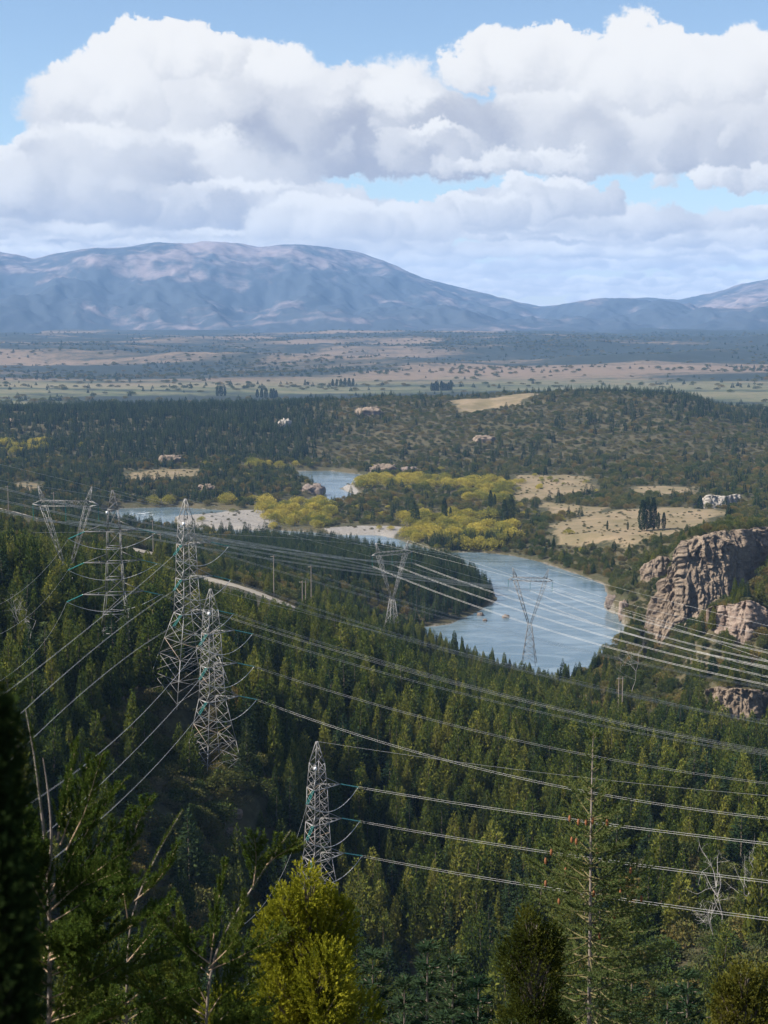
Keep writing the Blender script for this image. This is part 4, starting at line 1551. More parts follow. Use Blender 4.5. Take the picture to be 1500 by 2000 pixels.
def strain_pylon(label, loc, H, rz, right_dir, left_dir, arm=3.2, arm_l=0.6, dark=False, sparse=False, bt=0.068, foot=4.7):
    """square lattice tower with a pointed top and three arm levels; returns the wire ends in world space"""
    root = empty('transmission_pylon', loc, rz)
    tag(root, label, 'pylon', 'lattice pylons of the power lines')
    s = H / 45.0
    pr = [(0, foot), (9, 2.3 + (foot - 2.3) * 0.5), (18.6, 2.25), (26.7, 1.85), (34.6, 1.6), (40.2, 1.2), (45, 0.14)]
    pr = [(a * s, b_ * s) for a, b_ in pr]
    W_ = lambda z: prof(pr, z)
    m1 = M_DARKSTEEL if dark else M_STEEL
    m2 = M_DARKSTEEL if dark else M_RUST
    cor = [(1, 1), (-1, 1), (-1, -1), (1, -1)]
    C = lambda k, z: np.array((cor[k][0] * W_(z), cor[k][1] * W_(z), z))
    zs = [a for a, b_ in pr]
    zs[0] = -1.5
    for k in range(4):
        part('leg', root, [(C(k, a), C(k, b_), 0.125 * s) for a, b_ in zip(zs[:-1], zs[1:])], m1)
    pan = [0, 4.6, 9.0, 12.6, 15.8, 18.6, 20.6, 22.6, 24.6, 26.7, 28.7, 30.7, 32.6, 34.6, 36.5, 38.4, 40.2]
    pan = [z * s for z in pan]
    if sparse:
        pan = [z * s for z in (0, 4.5, 9.0, 13.8, 18.6, 22.6, 26.7, 30.6, 34.6, 40.2)]
    for k in range(4):
        k2 = (k + 1) % 4
        L1, L2 = [], []
        for j, (a, b_) in enumerate(zip(pan[:-1], pan[1:])):
            L1.append((C(k, a), C(k2, b_), bt * s * (0.7 if sparse else 1)))
            if not sparse:
                (L2 if j % 5 == 2 else L1).append((C(k2, a), C(k, b_), bt * s))
            if b_ > 9 * s or sparse:
                if j % 2 == 0 or sparse:
                    L1.append((C(k, b_), C(k2, b_), bt * s))
            else:
                mid = (C(k, b_) + C(k2, b_)) / 2
                L1.append((C(k, b_), C(k2, b_), bt * s))
                L1.append((mid, C(k, (a + b_) / 2), bt * .8 * s))
                L1.append((mid, C(k2, (a + b_) / 2), bt * .8 * s))
        f = part('bracing', root, L1, m1)
        for b1 in L2:
            part('rusty_brace', f, [b1], m2)
    Lp = []
    for k in range(4):
        k2 = (k + 1) % 4
        for a, b_ in ((40.2, 42), (42, 43.6), (43.6, 45)):
            Lp.append((C(k, a * s), C(k2, b_ * s), bt * s))
    part('peak', root, Lp, m1)
    rot = np.array(((math.cos(-rz), -math.sin(-rz)), (math.sin(-rz), math.cos(-rz))))
    res = {'top': np.array(loc) + np.array((0, 0, H)), 'right': [], 'left': []}

    def loc2(d):
        v_ = rot @ np.asarray(d[:2], float)
        return np.array((v_[0], v_[1], 0.0)) / max(np.linalg.norm(v_), 1e-6)

    def world(p):
        c, s_ = math.cos(rz), math.sin(rz)
        return np.array((loc[0] + c * p[0] - s_ * p[1], loc[1] + s_ * p[0] + c * p[1], loc[2] + p[2]))
    ends = {}
    for zl in (34.6, 26.7, 18.6):
        z = zl * s
        for side, d, al in (('right', right_dir, arm), ('left', left_dir, arm_l)):
            dl = loc2(d)
            far = sorted(range(4), key=lambda k: -(C(k, z)[:2] @ dl[:2]))[:3]
            tip = dl * (W_(z) * 1.35 + al * s) + np.array((0, 0, z + 0.1))
            L = [(C(k, z), tip, 0.13 * s) for k in far[:3]] + [(C(k, z + 2.3 * s), tip, 0.13 * s) for k in far[:1]]
            for f_ in (0.35, 0.7):
                q = [C(k, z) * (1 - f_) + tip * f_ for k in far[:3]]
                L += [(q[0], q[1], .1 * s), (q[0], q[2], .1 * s)]
            part('cross_arm', root, L, m1)
            wire_d = unit(np.array((dl[0], dl[1], -0.30 if side == 'right' else -0.42)))
            e = tip + wire_d * 4.4 * s
            strings(root, tip, e)
            ends[(side, zl)] = e
            res[side].append(world(e))
        loop(root, ends[('left', zl)], ends[('right', zl)], 3.4 * s)
    V, F = bars([((-W_(39 * s) - .1, -W_(39 * s) - .1, 39.2 * s), (-W_(39 * s) - .1, -W_(39 * s) - .1, 39.8 * s), 0.5 * s)])
    obj('marker_plate', mesh_np('marker_plate', V, F, M_WHITEPAINT), root)
    CLEAR.append((loc[0], loc[1], 6.5))
    return res


def lattice_leg(p, q, w0, w1, n, bt, side=np.array((1.0, 0, 0))):
    """a four chord lattice limb from p to q"""
    p, q = np.asarray(p, float), np.asarray(q, float)
    d = unit(q - p)
    a = unit(np.cross(d, np.array((0, 1.0, 0)))); b_ = unit(np.cross(d, a))
    R4 = [(1, 1), (1, -1), (-1, -1), (-1, 1)]
    P = lambda t_, k: p + (q - p) * t_ + (a * R4[k % 4][0] + b_ * R4[k % 4][1]) * (w0 + (w1 - w0) * t_) / 2
    L = []
    for k in range(4):
        L.append((P(0, k), P(1, k), bt * 1.5))
        for j in range(n):
            L.append((P(j / n, k + (j % 2)), P((j + 1) / n, k + 1 - (j % 2)), bt))
    return L


def delta_pylon(label, loc, H, rz, dark=False, bt=0.16):
    """narrow lattice foot, V shaped window, beam with three hanging strings and two horns"""
    root = empty('delta_pylon', loc, rz)
    tag(root, label, 'pylon', 'delta shaped pylons of the far line')
    s = H / 48.0
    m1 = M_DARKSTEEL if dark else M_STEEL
    zw, zb = 19 * s, 41.5 * s
    cor = [(1, 1), (-1, 1), (-1, -1), (1, -1)]
    Wf = lambda z: (3.6 + (0.95 - 3.6) * z / zw * 1.0) * s if z <= zw else 0.95 * s
    C = lambda k, z: np.array((cor[k][0] * Wf(max(z, 0)), cor[k][1] * Wf(max(z, 0)), z))
    for k in range(4):
        part('leg', root, [(C(k, -2.0), C(k, zw), 0.20 * s)], m1)
    pan = np.linspace(0, zw, 6)
    for k in range(4):
        k2 = (k + 1) % 4
        L = []
        for a, b_ in zip(pan[:-1], pan[1:]):
            L += [(C(k, a), C(k2, b_), bt), (C(k2, a), C(k, b_), bt), (C(k, b_), C(k2, b_), bt)]
        part('bracing', root, L, m1)
    for sx in (-1, 1):
        part('window_leg', root, lattice_leg((sx * 0.5 * s, 0, zw), (sx * 7.6 * s, 0, zb), 0.7 * s, 1.9 * s, 12, bt), m1)
        part('horn', root, lattice_leg((sx * 7.6 * s, 0, zb + 1.5 * s), (sx * 9.2 * s, 0, H), 1.7 * s, 0.2 * s, 5, bt), m1)
    L = lattice_leg((-8.6 * s, 0, zb + .8 * s), (8.6 * s, 0, zb + .8 * s), 1.8 * s, 1.8 * s, 14, bt)
    part('beam', root, L, m1)
    res = {'phase': [], 'horn': []}

    def world(p):
        c, s_ = math.cos(rz), math.sin(rz)
        return np.array((loc[0] + c * p[0] - s_ * p[1], loc[1] + s_ * p[0] + c * p[1], loc[2] + p[2]))
    for sx in (-1, 1):
        tip = np.array((sx * 11.4 * s, 0, zb + 0.4 * s))
        part('cross_arm', root, [((sx * 8.5 * s, y_, zb + z_), tip, 0.2 * s) for y_ in (-.9 * s, .9 * s) for z_ in (0, 1.7 * s)], m1)
    for x in (-11.2 * s, 0, 11.2 * s):
        a = np.array((x, 0, zb + .2 * s)); b_ = a - np.array((0, 0, 5.2 * s))
        strings(root, a, b_, 0.5, 0.11, 1)
        res['phase'].append(world(b_))
    res['horn'] = [world((-9.2 * s, 0, H)), world((9.2 * s, 0, H))]
    CLEAR.append((loc[0], loc[1], 6))
    return res


def at_xy(px, Y, py_top, H):
    """foot of a mast whose top is seen at px, py_top from distance Y"""
    p = at_y(px, py_top, Y)
    return (p[0], p[1], p[2] - H)


RD = (0.93, 0.37)
LD = (-0.28, -0.96)
P1 = strain_pylon('tallest lattice pylon, wide legged, its top against the river', at_xy(362, 342, 974, 48), 48, R(38), RD, LD, 3.6, foot=7.6)
P2 = strain_pylon('lattice pylon just in front of the tallest one, standing on rust scrub', at_xy(411, 325, 1150, 45), 45, R(40), RD, LD, 3.6, foot=5.4)
P3 = strain_pylon('lowest lattice pylon, its feet hidden by the yellow green bush', at_xy(619, 300, 1448, 45), 45, R(36), RD, LD, 3.2)
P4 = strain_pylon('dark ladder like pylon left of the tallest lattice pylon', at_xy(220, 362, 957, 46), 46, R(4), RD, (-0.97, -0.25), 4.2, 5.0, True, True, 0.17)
D5 = delta_pylon('delta pylon with V legs rising behind the left forest', at_xy(127, 470, 950, 48), 48, R(-6), bt=0.055)
D6 = delta_pylon('sunlit delta pylon on the wooded ridge before the river', at_xy(766, 715, 1058, 49), 49, R(28), bt=0.085)
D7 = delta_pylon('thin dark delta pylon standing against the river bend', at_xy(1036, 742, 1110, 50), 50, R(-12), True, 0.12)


# ================================================================== wires
def wire(label, S, mid, end, pair=0.0, r=0.05, ext=1.5, cat='power line', back=0.0, keep=True, smax=30.0):
    """hanging conductor from S (world) through the picture points MID (px, py) and END (px, py, distance)"""
    S = np.asarray(S, float); E = at_y(*end)
    if keep:                                   # bring the far end nearer until the span clears the tree tops
        Yd = end[2]
        for _ in range(30):
            E = at_y(end[0], end[1], Yd)
            tt = np.linspace(0.15, 1.0, 12)[:, None]
            pth = S + (E - S) * tt
            if (pth[:, 2] - height(pth[:, 0], pth[:, 1])).min() > 19:
                break
            Yd *= 0.965
    t_ = np.linspace(0, 1, 200)
    best = S + (E - S) * t_[:, None]
    x_, y_, _ = proj(best)
    i = int(np.argmin(np.abs(x_ - mid[0])))
    want = at_y(mid[0], mid[1], best[i, 1])[2]
    tm = t_[i]
    sag = (best[i, 2] - want) / max(4 * tm * (1 - tm), 0.05)
    sag = max(-3.0, min(smax, sag))
    t_ = np.linspace(back, ext, 70)
    path = S + (E - S) * t_[:, None]
    path[:, 2] -= 4 * sag * t_ * (1 - t_)
    d = unit((E - S) * np.array((1, 1, 0)))
    n_ = np.array((-d[1], d[0], 0))
    dz = np.array((0, 0, 1.0))
    tubes = []
    for k in ((-.5, .5) if pair else (0,)):
        tubes.append(tube(path + (n_ * 0.5 + dz * 0.85) * k * pair, r, 5))
    V, F = merge(tubes)
    return obj('conductor_cable' if pair or smax < 3 else 'earth_wire', mesh_np('conductor_cable', V, F, M_ALU, smooth=True), label=label, cat=cat, group='power line wires')


ph = ('top', 'middle', 'bottom')
# lines running off to the right
for tw, P_, ends in (('tallest lattice pylon', P1, [((850, 1193), (1500, 1342, 470)), ((850, 1260), (1500, 1408, 430)), ((850, 1321), (1500, 1466, 415))]),
                     ('pylon on the rust scrub', P2, [((850, 1341), (1500, 1475, 405)), ((850, 1408), (1500, 1530, 395)), ((850, 1479), (1500, 1598, 385))]),
                     ('lowest lattice pylon', P3, [((1000, 1592), (1500, 1648, 360)), ((1000, 1665), (1500, 1722, 350)), ((1000, 1741), (1500, 1795, 342))]),
                     ('ladder like pylon', P4, [((850, 1202), (1500, 1345, 475)), ((850, 1265), (1500, 1414, 435)), ((850, 1325), (1500, 1471, 420))])):
    for k in range(3):
        wire('%s cable running right from the %s' % (ph[k], tw), P_['right'][k], ends[k][0], ends[k][1], 0.36, 0.020, smax=0.6 if P_ is P3 else 7.0)
for tw, P_, m_, e_ in (('tallest lattice pylon', P1, (500, 1001), (1500, 1322, 520)), ('pylon on the rust scrub', P2, (850, 1262), (1500, 1416, 420)), ('lowest lattice pylon', P3, (1000, 1502), (1500, 1554, 365)),
                       ('ladder like pylon', P4, (500, 1018), (1500, 1330, 520))):
    wire('thin earth wire from the tip of the %s' % tw, P_['top'], m_, e_, 0, 0.022)
# lines falling to the lower left
for tw, P_, ends in (('tallest lattice pylon', P1, [((147, 1247), (15, 1350, 235)), ((140, 1305), (53, 1382, 230)), ((130, 1380), (63, 1443, 225))]),
                     ('pylon on the rust scrub', P2, [((207, 1460), (117, 1530, 215)), ((180, 1547), (0, 1703, 190)), ((267, 1533), (150, 1640, 205))]),
                     ('lowest lattice pylon', P3, [((575, 1650), (520, 1760, 215)), ((570, 1760), (505, 1890, 205)), ((560, 1850), (500, 1990, 200))]),
                     ('ladder like pylon', P4, [((80, 1120), (0, 1180, 280)), ((90, 1170), (0, 1238, 270)), ((80, 1260), (0, 1330, 260))])):
    for k in range(3):
        wire('%s cable falling left from the %s' % (ph[k], tw), P_['left'][k], ends[k][0], ends[k][1], 0.35 if tw[0] != 'l' else 0, 0.017 if tw[0] in 'tp' else 0.016, 1.35, smax=2.5)
# the far line over the delta pylons
for k, (m_, e_, nm_) in enumerate((((250, 1018), (718, 1112, 0), 'nearest'), ((250, 1008), (764, 1110, 0), 'centre'), ((250, 1000), (808, 1105, 0), 'outer'))):
    px_, py_, _d = proj(D6['phase'][k])
    wire('%s cable strung between the left delta pylon and the sunlit delta pylon' % nm_, D5['phase'][k], (430, 1052 + 4 * k), (float(px_), float(py_), float(D6['phase'][k][1])), 0.45, 0.05, 1.0)
for k, (m_, e_) in enumerate((((1013, 1212), (1500, 1338, 530)), ((974, 1178), (1500, 1322, 545)), ((967, 1158), (1500, 1306, 560)))):
    wire('%s cable crossing the river from the sunlit delta pylon' % ('nearest', 'centre', 'outer')[k], D6['phase'][k], m_, e_, 0.45, 0.046)
for k, (m_, e_) in enumerate((((1150, 1213), (1500, 1302, 590)), ((1150, 1198), (1500, 1292, 600)), ((1150, 1180), (1500, 1275, 610)))):
    wire('%s cable crossing the river from the thin dark delta pylon' % ('nearest', 'centre', 'outer')[k], D7['phase'][k], m_, e_, 0.4, 0.046)
for k, (m_, e_) in enumerate((((500, 1087), (0, 998, 430)), ((500, 1078), (0, 977, 440)), ((500, 1068), (0, 953, 450)))):
    wire('%s long cable from the left edge to the thin dark delta pylon' % ('lower', 'middle', 'upper')[k], D7['phase'][k], m_, e_, 0.45, 0.05, 1.4)
for k, (m_, e_) in enumerate((((850, 1082), (500, 1047, 600)), ((900, 1085), (500, 1030, 620)))):
    wire('%s earth wire on the left of the thin dark delta pylon' % ('first', 'second')[k], D7['horn'][k], m_, e_, 0, 0.03, 1.6)
for k, (m_, e_) in enumerate((((1150, 1158), (1500, 1240, 600)), ((1215, 1150), (1500, 1222, 610)))):
    wire('%s earth wire on the right of the thin dark delta pylon' % ('first', 'second')[k], D7['horn'][k], m_, e_, 0, 0.032)
for k, (m_, e_) in enumerate((((30, 944), (0, 938, 440)), ((90, 928), (0, 907, 430)))):
    wire('%s earth wire on the left horn side of the left delta pylon' % ('lower', 'upper')[k], D5['horn'][k], m_, e_, 0, 0.03, 3.0)
for k in range(2):
    px_, py_, _d = proj(D6['horn'][k])
    wire('%s earth wire between the left delta pylon and the sunlit delta pylon' % ('near', 'far')[k], D5['horn'][k], (430, 1008 + 6 * k), (float(px_), float(py_), float(D6['horn'][k][1])), 0, 0.03, 1.0)
    wire('%s earth wire from the sunlit delta pylon over the river' % ('near', 'far')[k], D6['horn'][k], (950, 1112 - 5 * k), (1500, 1290 - 20 * k, 560), 0, 0.03)


# ================================================================== wooden poles
def pole(label, px, py, hpx, Y, twin=0.0, arm=1.6):
    p = at_y(px, py, Y)
    z = zat(p[0], p[1])
    h = hpx * Y / FPX + (p[2] - z)
    root = empty('utility_pole', (p[0], p[1], z))
    tag(root, label, 'utility pole', 'wooden poles of the valley')
    for dx_ in ((-twin / 2, twin / 2) if twin else (0,)):
        zz = np.linspace(-0.5, h, 5)
        V, F = tube(np.stack([zz * 0 + dx_, zz * 0, zz], 1), np.linspace(0.24, 0.17, 5), 7)
        obj('pole_shaft', mesh_np('pole_shaft', V, F, M_WOOD, smooth=True), root)
    V, F = bars([((-arm - twin / 2, 0, h - 0.8), (arm + twin / 2, 0, h - 0.8), 0.2)])
    obj('cross_arm', mesh_np('pole_cross_arm', V, F, M_WOOD), root)
    for x in (-arm - twin / 2 + .2, 0.0, arm + twin / 2 - .2):
        V, F = tube([(x, 0, h - 0.7), (x, 0, h - 0.5), (x, 0, h - 0.3)], [0.09, 0.13, 0.06], 6)
        obj('insulator', mesh_np('pole_insulator', V, F, M_TEAL), root)
    CLEAR.append((p[0], p[1], 3))


pole('wooden pole at the left end of the gravel road stretch', 535, 1148, 66, 720)
pole('tall wooden pole by the grass above the gravel road', 608, 1168, 66, 690)
pole('double wooden pole between the two tall ones', 594, 1182, 50, 675, 1.6)
pole('pair of wooden poles on the slope below the big cliff', 1212, 1358, 38, 575, 1.6, 0.9)
pole('wooden pole in front of the river shallows', 299, 1058, 44, 800)
pole('wooden pole beside the road bend near the shallows', 314, 1080, 40, 770)
pole('wooden pole standing on the road at the left edge', 16, 978, 30, 880)
pole('wooden pole right of the road at the left edge', 106, 1004, 44, 840)


# ================================================================== dead trees
M_DEAD = plain_mat('bleached_wood', (0.42, 0.39, 0.36), (0.28, 0.255, 0.235), 2.0, 0.9)


def dead_tree(label, px, py, Y, H, seed, spread=0.6, mat=None):
    p = at_y(px, py, Y)
    z = zat(p[0], p[1])
    q = np.random.RandomState(seed)
    lst = []

    def grow(a, d, l, r_, lev):
        k = 5
        pts = [a]
        for i in range(k):
            d = unit(d + q.normal(0, 0.17, 3))
            pts.append(pts[-1] + d * l / k)
        pts = np.array(pts)
        lst.append(tube(pts, np.linspace(r_, r_ * 0.45, k + 1), 5))
        if lev < 3:
            for j in range(3 + (lev == 0) * 3):
                i = q.randint(1 if lev else 2, k + 1)
                nd = unit(d * 0.6 + q.normal(0, spread, 3) + np.array((0, 0, 0.25)))
                grow(pts[i], nd, l * q.uniform(0.4, 0.62), r_ * 0.5, lev + 1)
    h = p[2] + H - z
    grow(np.array((0, 0, -0.5)), np.array((0, 0, 1.0)), max(h, H) * 0.75, 0.12, 0)
    V, F = merge(lst)
    o = obj('dead_tree', mesh_np('dead_tree', V, F, mat or M_DEAD, smooth=True), label=label, cat='tree', group='bleached dead trees')
    o.location = (p[0], p[1], z)


dead_tree('bleached dead tree with upright forked top on the right slope', 1455, 1680, 272, 5, 2, 0.4)
dead_tree('bleached dead tree at the right picture edge', 1484, 1725, 262, 5, 5, 0.5)
dead_tree('low grey dead tree with tangled twigs below the forked one', 1412, 1735, 260, 5, 9, 0.6)
dead_tree('grey dead tree with twigs just above the lower dim slope', 1396, 1800, 250, 7, 12, 0.8)
dead_tree('bleached dead tree on the bank under the crossing cables', 1232, 1290, 640, 14, 14, 0.5)
dead_tree('grey bare tree in the left forest', 68, 1225, 330, 8, 21, 0.45)

# ================================================================== planting
plant_all()
KINDS, TA, TZ, VIS, TPX, TPY = place_cull()
NAMES = {'cypress': ('conifer_tree', 'tree', 300), 'pine': ('pine_tree', 'tree', 240), 'scrub': ('shrub', 'shrub', 240),
         'broad': ('broadleaf_tree', 'tree', 220), 'willow': ('willow_tree', 'tree', 300), 'poplar': ('poplar_tree', 'tree', 60)}
REST = {'cypress': ('conifer_forest', 'olive green conifer forest covering the slopes above the river'),
        'pine': ('pine_forest', 'dark pine woods on the hills and the wooded point'),
        'scrub': ('scrubland', 'grey brown scrub spread over plain and hills'),
        'broad': ('mixed_woodland', 'mixed green and rust woodland between the conifers'),
        'willow': ('willow_thicket', 'yellow willow thicket along the river'),
        'poplar': ('poplar_rows', 'dark poplar rows on the distant plain')}


MARKS = {
    'near': [(130, 'at the left edge of the hollow'), (270, 'in the hollow under the falling cables'), (400, 'on the bank below the tallest pylon'), (520, 'beside the feet of the pylon on rust scrub'), (640, 'left of the lowest pylon'),
             (760, 'right of the lowest pylon'), (900, 'in the gully beyond the yellow green bush'), (1040, 'under the lowest cables left of the coned fir'), (1160, 'behind the left half of the coned fir'), (1300, 'behind the right half of the coned fir'), (1400, 'beside the bleached dead trees'), (9999, 'under the bleached dead trees at the right edge')],
    'mid': [(120, 'on the left hillside by the picture edge'), (240, 'around the ladder like pylon'), (350, 'behind the legs of the tallest pylon'), (470, 'just right of the twin pylons'), (600, 'on the slope above the lowest pylon'), (740, 'in the shaded fold above the lowest pylon'),
            (880, 'mid slope between the cable bundles'), (1020, 'mid slope under the sunlit cables'), (1160, 'on the slope left of the fir spire'), (1290, 'on the slope right of the fir spire'), (1400, 'on the slope above the dead trees'), (9999, 'by the right edge above the dead trees')],
    'far': [(150, 'along the left ridge crest'), (320, 'on the ridge in front of the river shallows'), (480, 'on the ridge before the gravel road'), (620, 'below the wooden poles'), (760, 'at the foot of the sunlit delta pylon'), (900, 'on the ridge just short of the wooded point'), (1030, 'on the near bank left of the dark delta pylon'),
            (1140, 'on the near bank right of the dark delta pylon'), (1260, 'around the pair of wooden poles'), (1380, 'below the big cliff'), (9999, 'around the pink outcrop and bluff')],
    'bank': [(300, 'on the valley side beyond the left ridge'), (450, 'near the gravel road bend'), (600, 'at the rear of the plantation'), (720, 'in the middle of the plantation'), (850, 'on the wooded point'), (1000, 'at the tip of the wooded point'), (1150, 'on the bank across the river bend'), (1300, 'on the bank left of the big cliff'), (9999, 'behind the big cliff')],
    'flat': [(200, 'on the far left flats'), (400, 'behind the river shallows'), (560, 'between shallows and far pool'), (700, 'by the left gravel channel'), (850, 'in the belt of the flats above the river bend'), (1000, 'among the poplars of the flats'), (1200, 'beside the dry pasture'), (9999, 'round the white rock face')],
    'hill': [(200, 'at the left end of the dark hill'), (400, 'on the dark hill'), (600, 'on the right shoulder of the dark hill'), (800, 'on the middle hill above the far pool'), (1000, 'on the left flank of the broad hill'), (1200, 'on the crest of the broad hill'), (9999, 'on the right flank of the broad hill')],
    'plain': [(600, 'on the plain beyond the dark hill'), (9999, 'on the plain beyond the broad hill')]}


def where(kind, px, y, h, v):
    band = 'near' if y < 300 else 'mid' if y < 430 else 'far' if y < 830 else 'bank' if y < 1180 else 'flat' if y < 1820 else 'hill' if y < 2950 else 'plain'
    spot = next(s for m, s in MARKS[band] if px < m)
    lo, hi = {'cypress': (8, 13), 'pine': (9, 13), 'scrub': (1.7, 2.6), 'broad': (4.5, 6), 'willow': (7.5, 9.5), 'poplar': (12, 19)}[kind]
    size = 'small' if h < lo else ('tall' if h > hi else 'middling')
    if kind == 'willow' and px > 480:
        belt, a, b_ = ('belt heading the river bend', 740, 1010) if y < 1330 else (('left gravel clump', 500, 680) if px < 690 else ('middle belt', 700, 1000)) if y < 1560 else ('far pool belt', 690, 1000)
        f_ = (px - a) / (b_ - a)
        place = 'left end' if f_ < .25 else 'left half' if f_ < .5 else 'right half' if f_ < .75 else 'right end'
        return '%s yellow willow in the %s of the %s' % (size, place, belt)
    if kind == 'cypress':
        return '%s %s conifer %s' % (size, 'broad dark' if v > 5 else 'narrow olive', spot)
    if kind == 'scrub':
        return '%s brownish shrub %s' % ({'small': 'low', 'middling': 'middling', 'tall': 'big'}[size], spot)
    return '%s %s %s' % (size, {'pine': 'dark pine', 'broad': 'bushy green and rust tree', 'willow': 'yellow willow', 'poplar': 'dark poplar'}[kind], spot)


GROUPS = {'cypress': 'conifers on the near slopes', 'pine': 'pines of the valley', 'scrub': 'shrubs of the valley', 'broad': 'bushy trees of the valley',
          'willow': 'yellow willows along the river', 'poplar': 'poplars'}
g = np.random.RandomState(5)
for ki, kname in enumerate(KINDS):
    idx = np.where(TA[:, 4] == ki)[0]
    if not len(idx):
        continue
    nm, cat, most = NAMES[kname]
    order = idx[np.argsort(-VIS[idx])]
    chosen = [i for i in order[:most] if VIS[i] > 0]
    rest = np.setdiff1d(idx, chosen)
    protos = PROTO[kname]
    src = {'objs': [None] * len(protos), 'p': [3] * 6 + [1] * 3 if kname == 'cypress' else [1] * len(protos)}
    pp = np.array(src['p'], float); pp /= pp.sum()
    for j, i in enumerate(chosen):
        v = j if j < len(protos) else int(g.choice(len(protos), p=pp))
        x, y, h, w = TA[i, :4]
        lab = where(kname, TPX[i], y, h, v)
        if len(protos[v]) > 1:
            e = empty(nm, (x, y, TZ[i] - 0.15), g.uniform(0, 6.28))
            e.scale = (h * w, h * w, h)
            tag(e, lab, cat, GROUPS[kname])
            parts = [obj('trunk', protos[v][0], e), obj('crown', protos[v][1], e)]
            if src['objs'][v] is None:
                src['objs'][v] = parts
        else:
            o = obj(nm, protos[v][0], None, label=lab, cat=cat, group=GROUPS[kname])
            o.location = (x, y, TZ[i] - 0.15)
            o.rotation_euler = (0, 0, g.uniform(0, 6.28))
            o.scale = (h * w, h * w, h)
            if src['objs'][v] is None:
                src['objs'][v] = [o]
    if len(rest):
        rn, rl = REST[kname]
        scatter(rn, rest, TA, TZ, kname, src, rl)
    print('PLANTS', kname, len(idx), 'single', len(chosen))

# ================================================================== trees close to the camera
M_FIR = leaf_mat('fir_needles', (0.022, 0.044, 0.010), (0.062, 0.095, 0.018), (0.150, 0.165, 0.032), 0.35, 0.6)
M_FIRTIP = leaf_mat('coned_fir_needles', (0.022, 0.042, 0.018), (0.056, 0.084, 0.030), (0.120, 0.145, 0.048), 0.33, 0.6)  # the coned fir's own cooler green
M_GOLD = leaf_mat('golden_cypress', (0.030, 0.046, 0.006), (0.120, 0.140, 0.012), (0.30, 0.285, 0.026), 0.30, 2.0)
M_OLIVE = leaf_mat('olive_cypress', (0.018, 0.028, 0.007), (0.052, 0.062, 0.012), (0.130, 0.120, 0.022), 0.28, 2.0)
M_DEEP = leaf_mat('deep_cypress', (0.012, 0.022, 0.008), (0.022, 0.036, 0.011), (0.040, 0.052, 0.016), 0.2, 2.0)
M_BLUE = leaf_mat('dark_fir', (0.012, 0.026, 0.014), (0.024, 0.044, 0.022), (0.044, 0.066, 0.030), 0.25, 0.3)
M_TWIG = plain_mat('pale_twig', (0.42, 0.30, 0.20), (0.27, 0.185, 0.12), 30, 0.8)
M_GREENTWIG = plain_mat('green_twig', (0.10, 0.095, 0.035), (0.16, 0.12, 0.06), 30, 0.8)
M_FIRBARK = plain_mat('fir_bark', (0.27, 0.225, 0.19), (0.13, 0.105, 0.085), 25, 0.9, 0, 0.004, (2, 2, .5))
M_CONE = plain_mat('fir_cone', (0.24, 0.095, 0.036), (0.15, 0.06, 0.024), 60, 0.7)


def resample(path, n):
    path = np.asarray(path, float)
    s = np.concatenate([[0], np.cumsum(np.linalg.norm(np.diff(path, axis=0), axis=1))])
    u = np.linspace(0, s[-1], n)
    return np.stack([np.interp(u, s, path[:, k]) for k in range(3)], 1)


def smooth_path(path, n=24):
    p = resample(path, n)
    for _ in range(4):
        p[1:-1] = (p[:-2] + 2 * p[1:-1] + p[2:]) / 4
    return p


